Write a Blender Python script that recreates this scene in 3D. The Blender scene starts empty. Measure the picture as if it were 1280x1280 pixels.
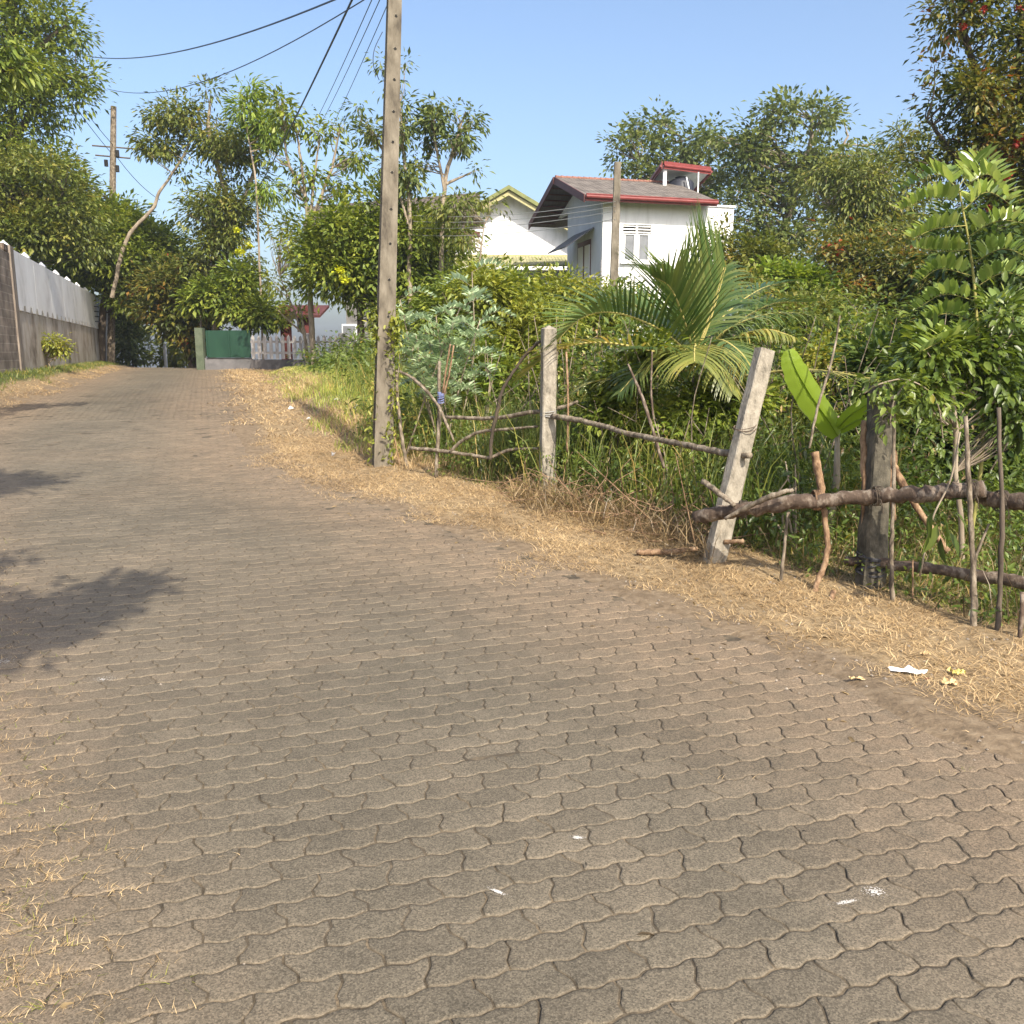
import bpy, math, random
import numpy as np
from mathutils import Vector, Matrix
from mathutils import noise as mnoise

random.seed(7)
RNG = np.random.default_rng(11)
SC = bpy.context.scene
COL = SC.collection
R = math.radians

# ------------------------------------------------------------------ camera model
EYE = 1.6
FPX = 1100.0
PITCH = math.atan(200 / FPX)
CP, SP = math.cos(PITCH), math.sin(PITCH)

def at(px, py, d):
    """world point seen at photo position (px, py) and lying d metres ahead of the viewpoint"""
    u = (px - 640) / FPX; v = (640 - py) / FPX
    y = CP + v * SP; z = -SP + v * CP
    k = d / y
    return Vector((u * k, d, EYE + z * k))

def mpp(d):
    return d / FPX

# ------------------------------------------------------------------ terrain
RB = np.array([[-40, -.1], [0, 0], [6, 0], [9, .1], [11.5, .22], [14, .4], [16.8, .57], [20, .68], [24, .77], [30, .86],
               [36, .92], [39, .93], [43, .86], [50, .4], [60, -.6], [90, -5], [140, -10], [400, -14], [3000, -14]])
RBR = np.array([[-40, -.1], [0, 0], [6, 0], [9, .1], [11.5, .22], [14, .4], [16.8, .57], [20, .68], [24, .77], [30, .9],
                [36, 1.0], [60, 1.3], [80, .5], [140, -10], [400, -14], [3000, -14]])
LE = np.array([[-40, 26], [-5, 2.5], [0, -.6], [4.4, -3.4], [8, -5.7], [12, -8.1], [15, -9.2], [16.8, -9.6], [20, -10.4], [23.5, -11.6],
               [37, -16.2], [60, -24], [3000, -900]])
RE = np.array([[-40, 32], [-5, 7.4], [0, 4.1], [3.4, 2.05], [6.8, 0], [10, -2.4], [12, -3.6], [15.3, -4.9], [23.5, -7.6],
               [37, -12.0], [60, -19.5], [3000, -895]])

def lerp(tab, y):
    return np.interp(y, tab[:, 0], tab[:, 1])

def sstep(t):
    t = np.clip(t, 0, 1)
    return t * t * (3 - 2 * t)

def vnoise(x, y, s, seed=0):
    """cheap smooth value noise, vectorised"""
    x = np.asarray(x, float) / s; y = np.asarray(y, float) / s
    xi = np.floor(x); yi = np.floor(y); fx = sstep(x - xi); fy = sstep(y - yi)
    def h(a, b):
        v = np.sin(a * 127.1 + b * 311.7 + seed * 74.7) * 43758.5453
        return v - np.floor(v)
    return ((h(xi, yi) * (1 - fx) + h(xi + 1, yi) * fx) * (1 - fy) + (h(xi, yi + 1) * (1 - fx) + h(xi + 1, yi + 1) * fx) * fy) * 2 - 1

def ROADZ(x, y):
    return lerp(RB, y)

def H(x, y):
    """ground height"""
    x = np.asarray(x, float); y = np.asarray(y, float)
    le = lerp(LE, y); re = lerp(RE, y)
    dl = le - x; dr = x - re
    rb = lerp(RB, y)
    z = rb.copy() if hasattr(rb, 'copy') else rb
    side = sstep((dr - 1.5) / 6.0)
    z = z * (1 - side) + lerp(RBR, y) * side
    # left bank below the wall
    bank = np.clip(1.12 - rb, .1, .62) * sstep((y - 8) / 7) * (1 - sstep((y - 52) / 6))
    z = z + bank * sstep(dl / 1.3)
    # low grass bank on the right behind the straw verge
    z = z + .26 * sstep((dr - 1.3) / .7) * sstep((y - 11.5) / 3) * (1 - sstep((y - 27) / 5)) * (1 - sstep((dr - 6) / 6))
    # sunk road bed
    inside = np.minimum(-dl, -dr)  # negative distance inside => invert
    inn = np.minimum(x - le, re - x)
    edge = sstep((inn + .12 + .10 * vnoise(x, y, .35, 3) + .12 * vnoise(x, y, 1.1, 5)) / .30)
    z = z + .016 - .05 * edge
    z = z + (1 - edge) * (.012 * vnoise(x, y, .3, 1) + .02 * vnoise(x, y, .9, 2))
    z = z + .25 * vnoise(x, y, 9, 9) * sstep((dr - 6) / 8)
    return z

def hz(x, y):
    return float(H(np.array([x]), np.array([y]))[0])

def ground_at(px, py):
    """walk the view ray until it meets the ground"""
    lo = None
    for i in range(1, 1400):
        d = 1.0 + i * .05
        p = at(px, py, d)
        if p.z <= hz(p.x, p.y):
            return Vector((p.x, p.y, hz(p.x, p.y)))
    return at(px, py, 40)

# ------------------------------------------------------------------ mesh helpers
def add_mesh(name, verts, faces, mat=None, parent=None, smooth=False):
    me = bpy.data.meshes.new(name)
    verts = np.asarray(verts, dtype=np.float32).reshape(-1, 3)
    if isinstance(faces, np.ndarray):
        k = faces.shape[1]; n = faces.shape[0]
        me.vertices.add(len(verts)); me.vertices.foreach_set('co', verts.ravel())
        me.loops.add(n * k); me.loops.foreach_set('vertex_index', faces.astype(np.int32).ravel())
        me.polygons.add(n)
        me.polygons.foreach_set('loop_start', np.arange(0, n * k, k, dtype=np.int32))
        me.polygons.foreach_set('loop_total', np.full(n, k, dtype=np.int32))
        me.update(calc_edges=True)
    else:
        me.from_pydata([tuple(map(float, v)) for v in verts], [], faces)
        me.update()
    me.validate()
    if smooth:
        me.polygons.foreach_set('use_smooth', np.ones(len(me.polygons), dtype=bool))
    if mat: me.materials.append(mat)
    o = bpy.data.objects.new(name, me)
    COL.objects.link(o)
    if parent is not None:
        o.parent = parent
        o.matrix_parent_inverse = Matrix.Translation(parent.location).inverted()
    return o

def tag(o, label=None, cat=None, group=None, kind=None):
    if label: o['label'] = label
    if cat: o['category'] = cat
    if group: o['group'] = group
    if kind: o['kind'] = kind
    return o

def thing(name, loc, label, cat, group=None):
    o = bpy.data.objects.new(name, None)
    COL.objects.link(o); o.location = Vector(loc); o.empty_display_size = .2
    return tag(o, label, cat, group)

class MB:
    """mesh collector"""
    def __init__(s): s.v = []; s.f = []
    def add(s, vs, fs):
        b = len(s.v); s.v += [tuple(v) for v in vs]; s.f += [tuple(b + i for i in f) for f in fs]
    def frame_box(s, o, ax, ay, az):
        """box from corner o along three vectors"""
        o = Vector(o); ax = Vector(ax); ay = Vector(ay); az = Vector(az)
        vs = [o, o + ax, o + ax + ay, o + ay, o + az, o + ax + az, o + ax + ay + az, o + ay + az]
        s.add(vs, [(0, 3, 2, 1), (4, 5, 6, 7), (0, 1, 5, 4), (1, 2, 6, 5), (2, 3, 7, 6), (3, 0, 4, 7)])
    def tube(s, pts, rad, n=7, cap=True, wob=0):
        pts = [Vector(p) for p in pts]
        m = len(pts)
        if not hasattr(rad, '__len__'): rad = [rad] * m
        if len(rad) != m: rad = list(np.interp(np.linspace(0, 1, m), np.linspace(0, 1, len(rad)), rad))
        t0 = (pts[1] - pts[0]).normalized()
        ref = Vector((0, 0, 1)) if abs(t0.z) < .8 else Vector((1, 0, 0))
        a = t0.cross(ref).normalized()
        rings = []
        for i, p in enumerate(pts):
            t = (pts[min(i + 1, m - 1)] - pts[max(i - 1, 0)]).normalized()
            a = (a - t * a.dot(t)).normalized(); b = t.cross(a)
            rr = rad[i]
            rings.append([p + (a * math.cos(2 * math.pi * k / n) + b * math.sin(2 * math.pi * k / n)) * rr * (1 + wob * (random.random() - .5)) for k in range(n)])
        vs = [v for r in rings for v in r]; fs = []
        for i in range(m - 1):
            for k in range(n):
                fs.append((i * n + k, i * n + (k + 1) % n, (i + 1) * n + (k + 1) % n, (i + 1) * n + k))
        if cap:
            fs.append(tuple(reversed(range(n)))); fs.append(tuple((m - 1) * n + k for k in range(n)))
        s.add(vs, fs)
    def build(s, name, mat, parent=None, smooth=False):
        return add_mesh(name, s.v, s.f, mat, parent, smooth)

def spline(pts, n=8):
    """catmull-rom through the points"""
    pts = [Vector(p) for p in pts]
    if len(pts) == 2:
        return [pts[0].lerp(pts[1], i / n) for i in range(n + 1)]
    P = [pts[0] * 2 - pts[1]] + pts + [pts[-1] * 2 - pts[-2]]
    out = []
    for i in range(1, len(P) - 2):
        for j in range(n):
            t = j / n
            out.append(.5 * ((2 * P[i]) + (P[i + 1] - P[i - 1]) * t + (2 * P[i - 1] - 5 * P[i] + 4 * P[i + 1] - P[i + 2]) * t * t + (-P[i - 1] + 3 * P[i] - 3 * P[i + 1] + P[i + 2]) * t ** 3))
    out.append(pts[-1])
    return out

# ------------------------------------------------------------------ materials
def mat(name):
    m = bpy.data.materials.new(name); m.use_nodes = True
    nt = m.node_tree; nt.nodes.clear()
    return m, nt, nt.nodes, nt.links

def ramp(N, stops):
    r = N.new('ShaderNodeValToRGB')
    el = r.color_ramp.elements
    while len(el) < len(stops): el.new(.5)
    for e, (p, c) in zip(el, stops):
        e.position = p; e.color = (c[0], c[1], c[2], 1)
    return r

def coords(N, L, scale):
    tc = N.new('ShaderNodeTexCoord'); mp = N.new('ShaderNodeMapping')
    mp.inputs['Scale'].default_value = scale if hasattr(scale, '__len__') else (scale,) * 3
    L.new(tc.outputs['Object'], mp.inputs['Vector'])
    return mp

def simple(name, stops, scale=6, rough=.85, bump=.3, detail=8, bscale=None, spec=.3, metal=0, bdist=.01):
    m, nt, N, L = mat(name)
    out = N.new('ShaderNodeOutputMaterial'); b = N.new('ShaderNodeBsdfPrincipled')
    mp = coords(N, L, scale); n = N.new('ShaderNodeTexNoise'); n.inputs['Detail'].default_value = detail; n.inputs['Roughness'].default_value = .65
    n.inputs['Scale'].default_value = 1
    L.new(mp.outputs[0], n.inputs['Vector'])
    r = ramp(N, stops); L.new(n.outputs['Fac'], r.inputs['Fac']); L.new(r.outputs[0], b.inputs['Base Color'])
    b.inputs['Roughness'].default_value = rough; b.inputs['Specular IOR Level'].default_value = spec; b.inputs['Metallic'].default_value = metal
    mp2 = coords(N, L, bscale if bscale else scale); n2 = N.new('ShaderNodeTexNoise'); n2.inputs['Scale'].default_value = 4; n2.inputs['Detail'].default_value = 8
    L.new(mp2.outputs[0], n2.inputs['Vector'])
    bp = N.new('ShaderNodeBump'); bp.inputs['Strength'].default_value = bump; bp.inputs['Distance'].default_value = bdist
    L.new(n2.outputs['Fac'], bp.inputs['Height']); L.new(bp.outputs[0], b.inputs['Normal'])
    L.new(b.outputs[0], out.inputs[0])
    return m

def leafmat(name, stops, trans=.34, rough=.45, spec=.45):
    """leaf: hue differs leaf by leaf, plus slow drift through the crown"""
    m, nt, N, L = mat(name)
    out = N.new('ShaderNodeOutputMaterial'); b = N.new('ShaderNodeBsdfPrincipled')
    g = N.new('ShaderNodeNewGeometry')
    mp = coords(N, L, .9); n = N.new('ShaderNodeTexNoise'); n.inputs['Scale'].default_value = 1.2; n.inputs['Detail'].default_value = 2
    L.new(mp.outputs[0], n.inputs['Vector'])
    mix = N.new('ShaderNodeMath'); mix.operation = 'MULTIPLY_ADD'; mix.inputs[1].default_value = .62
    sub = N.new('ShaderNodeMath'); sub.operation = 'MULTIPLY_ADD'; sub.inputs[1].default_value = 1.1; sub.inputs[2].default_value = -.36
    L.new(n.outputs['Fac'], sub.inputs[0]); L.new(g.outputs['Random Per Island'], mix.inputs[0]); L.new(sub.outputs[0], mix.inputs[2])
    stops = [(p, (c[0] * 1.62, c[1] * 1.30, c[2] * 1.05)) for p, c in stops]
    r = ramp(N, stops); L.new(mix.outputs[0], r.inputs['Fac'])
    L.new(r.outputs[0], b.inputs['Base Color']); b.inputs['Roughness'].default_value = rough; b.inputs['Specular IOR Level'].default_value = spec
    t = N.new('ShaderNodeBsdfTranslucent')
    hsv = N.new('ShaderNodeHueSaturation'); hsv.inputs['Value'].default_value = 1.5; hsv.inputs['Saturation'].default_value = 1.1; hsv.inputs['Hue'].default_value = .485
    L.new(r.outputs[0], hsv.inputs['Color']); L.new(hsv.outputs[0], t.inputs['Color'])
    ms = N.new('ShaderNodeMixShader'); ms.inputs[0].default_value = trans
    L.new(b.outputs[0], ms.inputs[1]); L.new(t.outputs[0], ms.inputs[2]); L.new(ms.outputs[0], out.inputs[0])
    return m

# ------------------------------------------------------------------ foliage
def unit(v):
    return v / (np.linalg.norm(v, axis=-1, keepdims=True) + 1e-9)

def leaves_geo(pos, dirn, length, width, fold=.25, curl=.15, rng=RNG, shape='oval'):
    """each leaf: midrib of 3 points and 2 side pairs -> 4 quads/tris; returns verts, tri faces"""
    n = len(pos)
    d = unit(dirn)
    r = unit(rng.normal(size=(n, 3)))
    up = np.array([0, 0, 1.]) + r * .6
    side = unit(np.cross(d, up)); nor = unit(np.cross(side, d))
    L_ = np.broadcast_to(length, (n,))[:, None]; W_ = np.broadcast_to(width, (n,))[:, None] * .5
    if shape == 'diamond':
        v0 = pos; v1 = pos + d * L_ * .45 + side * W_ + nor * W_ * fold
        v2 = pos + d * L_ - nor * L_ * curl; v3 = pos + d * L_ * .45 - side * W_ + nor * W_ * fold
        V = np.stack([v0, v1, v2, v3], 1).reshape(-1, 3)
        b = (np.arange(n) * 4)[:, None]
        F = np.concatenate([b + np.array([0, 1, 2]), b + np.array([0, 2, 3])], 0)
        return V, F
    a, c = (.28, .68) if shape == 'oval' else (.2, .6)
    wa, wc = (.9, .8) if shape == 'oval' else (.9, .7)
    v0 = pos
    v1 = pos + d * L_ * a + side * W_ * wa + nor * W_ * fold
    v2 = pos + d * L_ * c + side * W_ * wc + nor * (W_ * fold - L_ * curl * .4)
    v3 = pos + d * L_ - nor * L_ * curl
    v4 = pos + d * L_ * c - side * W_ * wc + nor * (W_ * fold - L_ * curl * .4)
    v5 = pos + d * L_ * a - side * W_ * wa + nor * W_ * fold
    v6 = pos + d * L_ * .5 - nor * L_ * curl * .25
    V = np.stack([v0, v1, v2, v3, v4, v5, v6], 1).reshape(-1, 3)
    b = (np.arange(n) * 7)[:, None]
    F = np.concatenate([b + np.array(t) for t in ([0, 1, 6], [1, 2, 6], [2, 3, 6], [3, 4, 6], [4, 5, 6], [5, 0, 6])], 0)
    return V, F

class Soup:
    def __init__(s): s.v = []; s.f = []; s.n = 0
    def add(s, V, F): s.v.append(V); s.f.append(F + s.n); s.n += len(V)
    def build(s, name, mat, parent=None):
        return add_mesh(name, np.concatenate(s.v), np.concatenate(s.f), mat, parent)

def clusters_leaves(C, sig, per, L_, W_, droop=.2, rng=RNG, shape='diamond', flat=.8, out=None):
    """leaf tufts round cluster centres"""
    n = len(C)
    base = np.repeat(C, per, 0)
    off = np.clip(rng.normal(size=(n * per, 3)), -1.7, 1.7) * np.repeat(np.broadcast_to(sig, (n,)), per)[:, None] * np.array([1, 1, flat])
    d = unit(off + rng.normal(size=off.shape) * .35 * np.mean(sig)) + np.array([0, 0, -droop])
    if out is not None: d = d + np.repeat(out, per, 0) * .5
    ln = L_ * (.45 + 1.0 * rng.random(n * per))
    return leaves_geo(base + off, d, ln, ln * (W_ / L_), shape=shape, rng=rng)

def lobe_points(lobes, n, rng, shell=.55, lump=.45):
    """cluster centres: boughs first (on the lobes), then tufts round each bough, so that gaps stay open"""
    vol = np.array([l[3] * l[4] * l[5] for l in lobes]) ** .7
    M = max(len(lobes) * 2, n // 8)
    pick = np.concatenate([np.arange(len(lobes)), rng.choice(len(lobes), size=M - len(lobes), p=vol / vol.sum())])
    u = unit(rng.normal(size=(M, 3))); rad = shell + (1 - shell) * rng.random(M) ** .6
    Lb = np.array(lobes)[pick]
    Bc = Lb[:, :3] + u * rad[:, None] * Lb[:, 3:6] * .92
    sz = np.mean(Lb[:, 3:6], 1) * (.16 + .20 * rng.random(M))
    q = rng.choice(M, size=n, p=(sz / sz.sum()))
    off = np.clip(rng.normal(size=(n, 3)), -1.6, 1.6)
    P = Bc[q] + off * sz[q][:, None] * np.array([1.15, 1.15, .62])
    return P, unit(u[q] * .6 + off * .5 + 1e-6)

def plobe(px, py, rx, ry, d, depth=None):
    p = at(px, py, d); m = mpp(d)
    return (p.x, p.y, p.z, rx * m, depth if depth else (rx + ry) * .5 * m, ry * m)

def branches(mb, stems, P, rng, r0, every=3, n=5):
    """thin limbs from the stems to some of the cluster centres"""
    S = np.array([tuple(p) for st in stems for p in st])
    for p in P[::every]:
        dd = np.linalg.norm(S - p, axis=1) + np.maximum(0, S[:, 2] - p[2] + .3) * 2.5
        q = S[int(np.argmin(dd))]
        a = Vector(q); b = Vector(p)
        L_ = (b - a).length
        if L_ < .05: continue
        mid = a.lerp(b, .5) + Vector((rng.normal(), rng.normal(), -abs(rng.normal()) * .6)) * L_ * .08
        mb.tube(spline([a, mid, b], 4), [r0, r0 * .35], n=n, cap=False)

def tree(name, label, cat, base, stems, lobes, leaf, bark, ncl, per, L_, W_, sig, trunk_r=.12, seed=1, group=None,
         droop=.2, shape='diamond', shell=.5, br=.02, every=3, lump=.45, flat=.8, extra=None):
    """base: world point; stems: polylines (world) the first one starting at the base"""
    rng = np.random.default_rng(seed)
    t = thing(name, base, label, cat, group)
    mb = MB(); st2 = []
    for i, st in enumerate(stems):
        sp = spline(st, 6)
        sp = [p + Vector((rng.normal(), rng.normal(), 0)) * .012 * (j > 0) for j, p in enumerate(sp)]
        rr = trunk_r if i == 0 else trunk_r * .55
        mb.tube(sp, [rr, rr * .75, rr * .3], n=8, cap=False, wob=.15)
        st2.append(sp[len(sp) // 4:])
    P, U = lobe_points(lobes, ncl, rng, shell, lump)
    branches(mb, st2, P, rng, br, every)
    mb.build('trunk' if cat == 'tree' else 'stem', bark, t, smooth=True)
    s = Soup()
    s.add(*clusters_leaves(P, sig * (.6 + .8 * rng.random(len(P))), per, L_, W_, droop, rng, shape, flat, out=U))
    s.build('crown' if cat == 'tree' else 'foliage', leaf, t)
    if extra: extra(t, P, rng)
    return t

def blades(pos, height, lean, width, rng=RNG, az=None, curve=.5):
    """grass blades: 5 verts, 3 tris; lean in metres at the tip"""
    n = len(pos)
    if az is None: az = rng.random(n) * 2 * math.pi
    h = np.broadcast_to(height, (n,))[:, None]; ln = np.broadcast_to(lean, (n,))[:, None]; w = np.broadcast_to(width, (n,))[:, None] * .5
    dx = np.stack([np.cos(az), np.sin(az), np.zeros(n)], 1); f = rng.random(n) * 2 * math.pi
    sd = np.stack([np.cos(f), np.sin(f), np.zeros(n)], 1)
    z = np.array([[0, 0, 1.]])
    b0 = pos - sd * w; b1 = pos + sd * w
    mid = pos + z * h * .6 + dx * ln * (.5 - .25 * curve)
    m0 = mid - sd * w * .75; m1 = mid + sd * w * .75
    tip = pos + z * h * (1 - .1 * curve) + dx * ln
    V = np.stack([b0, b1, m1, m0, tip], 1).reshape(-1, 3)
    b = (np.arange(n) * 5)[:, None]
    F = np.concatenate([b + np.array(t) for t in ([0, 1, 2], [0, 2, 3], [3, 2, 4])], 0)
    return V, F

# ------------------------------------------------------------------ the materials of this place
BARK_PALE = simple('bark_pale', [(.3, (.17, .13, .09)), (.7, (.38, .32, .24))], (9, 9, 3), bump=.5)
BARK_DARK = simple('bark_dark', [(.3, (.05, .038, .028)), (.7, (.14, .11, .08))], (9, 9, 3), bump=.6)
BARK_LOG = simple('bark_log', [(.25, (.04, .028, .020)), (.5, (.10, .070, .050)), (.60, (.24, .195, .15)), (.72, (.09, .058, .042))], (16, 9, 9), bump=.7)
WOOD_PALE = simple('wood_weathered', [(.35, (.055, .043, .03)), (.5, (.17, .135, .095)), (.68, (.33, .28, .215))], (22, 22, 9), bump=.6)
WOOD_TAN = simple('wood_tan', [(.35, (.08, .045, .026)), (.5, (.24, .15, .085)), (.68, (.38, .27, .17))], (24, 24, 10), bump=.5)
CONC = simple('concrete_weathered', [(.32, (.06, .05, .038)), (.45, (.135, .115, .085)), (.58, (.19, .165, .125)), (.75, (.28, .245, .19))], (7, 7, 2.5), bump=.6)
CONC_POST = simple('concrete_post', [(.28, (.10, .09, .07)), (.48, (.27, .24, .19)), (.75, (.42, .38, .31))], (16, 16, 9), bump=.8)
CONC_DARK = simple('concrete_mossy', [(.3, (.03, .027, .02)), (.5, (.085, .075, .055)), (.75, (.19, .165, .12))], (14, 14, 9), bump=.9)
DARK = simple('dark_void', [(.3, (.012, .011, .01)), (.7, (.03, .028, .025))], 4, bump=.1)  # near-black; stands for the shade inside gaps, vents and holes
WIRE = simple('wire_black', [(.3, (.02, .02, .025)), (.7, (.05, .05, .055))], 4, rough=.5, bump=0)
WIRE_GREY = simple('wire_grey', [(.3, (.25, .25, .25)), (.7, (.4, .4, .38))], 4, rough=.5, bump=0)

LF_DARK_SHADE = leafmat('leaf_dark_shade', [(.1, (.012, .032, .010)), (.5, (.036, .075, .018)), (.9, (.08, .13, .03))])  # dark leaf tones; deep shade of the right thicket is put in
LF_MID = leafmat('leaf_mid', [(.1, (.042, .080, .015)), (.5, (.098, .165, .030)), (.9, (.19, .26, .05))])
LF_OLIVE = leafmat('leaf_olive', [(.1, (.036, .066, .015)), (.5, (.085, .130, .030)), (.85, (.15, .19, .05)), (1, (.22, .21, .07))])
LF_YEL = leafmat('leaf_yellow_green', [(.1, (.07, .11, .02)), (.5, (.14, .20, .035)), (.85, (.22, .27, .06)), (1, (.27, .28, .07))])
LF_BLUE = leafmat('leaf_bluish', [(.1, (.030, .058, .020)), (.5, (.078, .128, .042)), (.9, (.145, .20, .07))], spec=.4)
LF_RED = leafmat('leaf_reddish', [(.05, (.025, .05, .014)), (.45, (.065, .10, .026)), (.8, (.15, .165, .04)), (.93, (.17, .09, .03)), (1, (.24, .06, .03))])
LF_SILVER = leafmat('leaf_silver', [(.1, (.10, .18, .11)), (.5, (.20, .33, .22)), (.9, (.34, .50, .40))], spec=.7, rough=.35)
LF_BRIGHT = leafmat('leaf_bright', [(.1, (.06, .12, .02)), (.5, (.11, .20, .035)), (.9, (.19, .29, .06))])
LF_PALM = leafmat('leaf_palm', [(.1, (.022, .058, .018)), (.5, (.052, .108, .033)), (.9, (.11, .16, .055))], spec=.7, rough=.35, trans=.25)
LF_PALMY = leafmat('leaf_palm_yellow', [(.1, (.07, .11, .03)), (.5, (.15, .20, .055)), (.9, (.32, .31, .10))], spec=.6, rough=.4)
LF_DRY = leafmat('leaf_dry', [(.1, (.055, .048, .03)), (.5, (.14, .125, .075)), (.9, (.26, .235, .14))], trans=.2)
STRAW = leafmat('straw', [(.05, (.12, .10, .06)), (.5, (.28, .245, .15)), (.95, (.42, .395, .27))], trans=.15, rough=.6)
GRASS = leafmat('grass_green', [(.1, (.035, .07, .016)), (.45, (.085, .14, .03)), (.7, (.16, .20, .055)), (.88, (.28, .25, .10)), (1, (.36, .30, .14))])
GRASS_L = leafmat('grass_light', [(.1, (.10, .17, .04)), (.5, (.20, .29, .07)), (.8, (.30, .36, .11)), (1, (.50, .44, .20))])
LF_SHRUB = leafmat('leaf_shrub', [(.1, (.03, .06, .012)), (.5, (.07, .13, .028)), (.92, (.13, .20, .045)), (1, (.30, .24, .05))], spec=.6, rough=.4)

def settle(o):
    """move the origin of a one-mesh thing to its base"""
    n = len(o.data.vertices); a = np.empty(n * 3, dtype=np.float32); o.data.vertices.foreach_get('co', a); a = a.reshape(-1, 3)
    c = Vector(((a[:, 0].min() + a[:, 0].max()) / 2, (a[:, 1].min() + a[:, 1].max()) / 2, a[:, 2].min()))
    a = a - np.array(c, dtype=np.float32)
    o.data.vertices.foreach_set('co', a.ravel()); o.data.update(); o.location = c
    return o

# ================================================================== camera, sky, sun
cam = bpy.data.cameras.new('camera'); camo = bpy.data.objects.new('camera', cam); COL.objects.link(camo)
camo.location = (0, 0, EYE); camo.rotation_euler = (R(90) - PITCH, 0, 0)
cam.sensor_width = 36; cam.sensor_height = 36; cam.sensor_fit = 'HORIZONTAL'; cam.lens = 36 * FPX / 1280; cam.clip_start = .05; cam.clip_end = 6000
SC.camera = camo

SUN_DIR = Vector((.42, -.91, 0)).normalized() * math.cos(R(43)) + Vector((0, 0, math.sin(R(43))))
w = bpy.data.worlds.new('World'); SC.world = w; w.use_nodes = True
nt = w.node_tree; nt.nodes.clear()
wo = nt.nodes.new('ShaderNodeOutputWorld'); bg = nt.nodes.new('ShaderNodeBackground'); sky = nt.nodes.new('ShaderNodeTexSky')
sky.sky_type = 'NISHITA'; sky.sun_disc = False; sky.sun_elevation = R(43); sky.sun_rotation = math.atan2(SUN_DIR.x, SUN_DIR.y)
sky.air_density = 1.0; sky.dust_density = 4.2; sky.ozone_density = 2.6; sky.altitude = 100
bg.inputs[1].default_value = .15
nt.links.new(sky.outputs[0], bg.inputs[0]); nt.links.new(bg.outputs[0], wo.inputs[0])
sl = bpy.data.lights.new('sun', 'SUN'); sl.energy = 4.0; sl.angle = R(.45); sl.color = (1.0, .91, .77)
so = bpy.data.objects.new('sun', sl); COL.objects.link(so); so.rotation_euler = SUN_DIR.to_track_quat('Z', 'Y').to_euler(); so.location = (0, 0, 30)
SC.view_settings.view_transform = 'Standard'; SC.view_settings.look = 'None'; SC.view_settings.exposure = 0.84; SC.view_settings.gamma = 1
SC.cycles.max_bounces = 8; SC.cycles.transparent_max_bounces = 8

# ================================================================== ground
def axis(lo, hi, step, far, growth=1.13):
    a = list(np.arange(lo, hi + 1e-6, step)); s = step; x = lo; left = []
    while x > -far: s *= growth; x -= s; left.append(x)
    s = step; x = hi; right = []
    while x < far: s *= growth; x += s; right.append(x)
    return np.array(left[::-1] + a + right)
gx = axis(-13, 6, .1, 640); gy = np.concatenate([axis(.5, 18, .09, 30, 1.3)[:0], axis(.5, 18, .09, 640, 1.045)])
gy = gy[gy > -60]
X, Y = np.meshgrid(gx, gy)
Z = H(X, Y)
nx, ny = len(gx), len(gy)
idx = np.arange(nx * ny).reshape(ny, nx)
F = np.stack([idx[:-1, :-1], idx[:-1, 1:], idx[1:, 1:], idx[1:, :-1]], -1).reshape(-1, 4)

def ground_material():
    m, nt, N, L = mat('ground_soil')
    out = N.new('ShaderNodeOutputMaterial'); b = N.new('ShaderNodeBsdfPrincipled'); b.inputs['Roughness'].default_value = .95; b.inputs['Specular IOR Level'].default_value = .1
    at_ = N.new('ShaderNodeAttribute'); at_.attribute_name = 'cover'
    sep = N.new('ShaderNodeSeparateColor'); L.new(at_.outputs['Color'], sep.inputs[0])
    def noise(sc, det=8):
        mp = coords(N, L, 1); n = N.new('ShaderNodeTexNoise'); n.inputs['Scale'].default_value = sc; n.inputs['Detail'].default_value = det; n.inputs['Roughness'].default_value = .7
        L.new(mp.outputs[0], n.inputs['Vector']); return n
    n1 = noise(14); n2 = noise(2.2); n3 = noise(5)
    straw = ramp(N, [(.3, (.10, .070, .040)), (.5, (.24, .175, .10)), (.7, (.38, .29, .17))]); L.new(n1.outputs['Fac'], straw.inputs['Fac'])
    dirt = ramp(N, [(.3, (.10, .075, .05)), (.5, (.185, .138, .09)), (.72, (.27, .21, .14))]); L.new(n1.outputs['Fac'], dirt.inputs['Fac'])
    green = ramp(N, [(.3, (.03, .045, .015)), (.5, (.07, .09, .03)), (.7, (.16, .13, .06))]); L.new(n1.outputs['Fac'], green.inputs['Fac'])
    def mixc(f, a, c):
        mx = N.new('ShaderNodeMix'); mx.data_type = 'RGBA'; L.new(f, mx.inputs[0]); L.new(a, mx.inputs[6]); L.new(c, mx.inputs[7]); return mx.outputs[2]
    def shift(src, nz, amt=.9):
        a = N.new('ShaderNodeMath'); a.operation = 'MULTIPLY_ADD'; a.inputs[1].default_value = amt; L.new(nz, a.inputs[0]); L.new(src, a.inputs[2])
        s_ = N.new('ShaderNodeMapRange'); s_.inputs[1].default_value = .75; s_.inputs[2].default_value = 1.15; L.new(a.outputs[0], s_.inputs[0]); return s_.outputs[0]
    c = mixc(shift(sep.outputs[0], n3.outputs['Fac']), dirt.outputs[0], straw.outputs[0])
    c = mixc(shift(sep.outputs[1], n2.outputs['Fac']), c, green.outputs[0])
    L.new(c, b.inputs['Base Color'])
    bp = N.new('ShaderNodeBump'); bp.inputs['Strength'].default_value = .7; bp.inputs['Distance'].default_value = .02
    n4 = noise(28); L.new(n4.outputs['Fac'], bp.inputs['Height']); L.new(bp.outputs[0], b.inputs['Normal'])
    L.new(b.outputs[0], out.inputs[0]); return m

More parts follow.
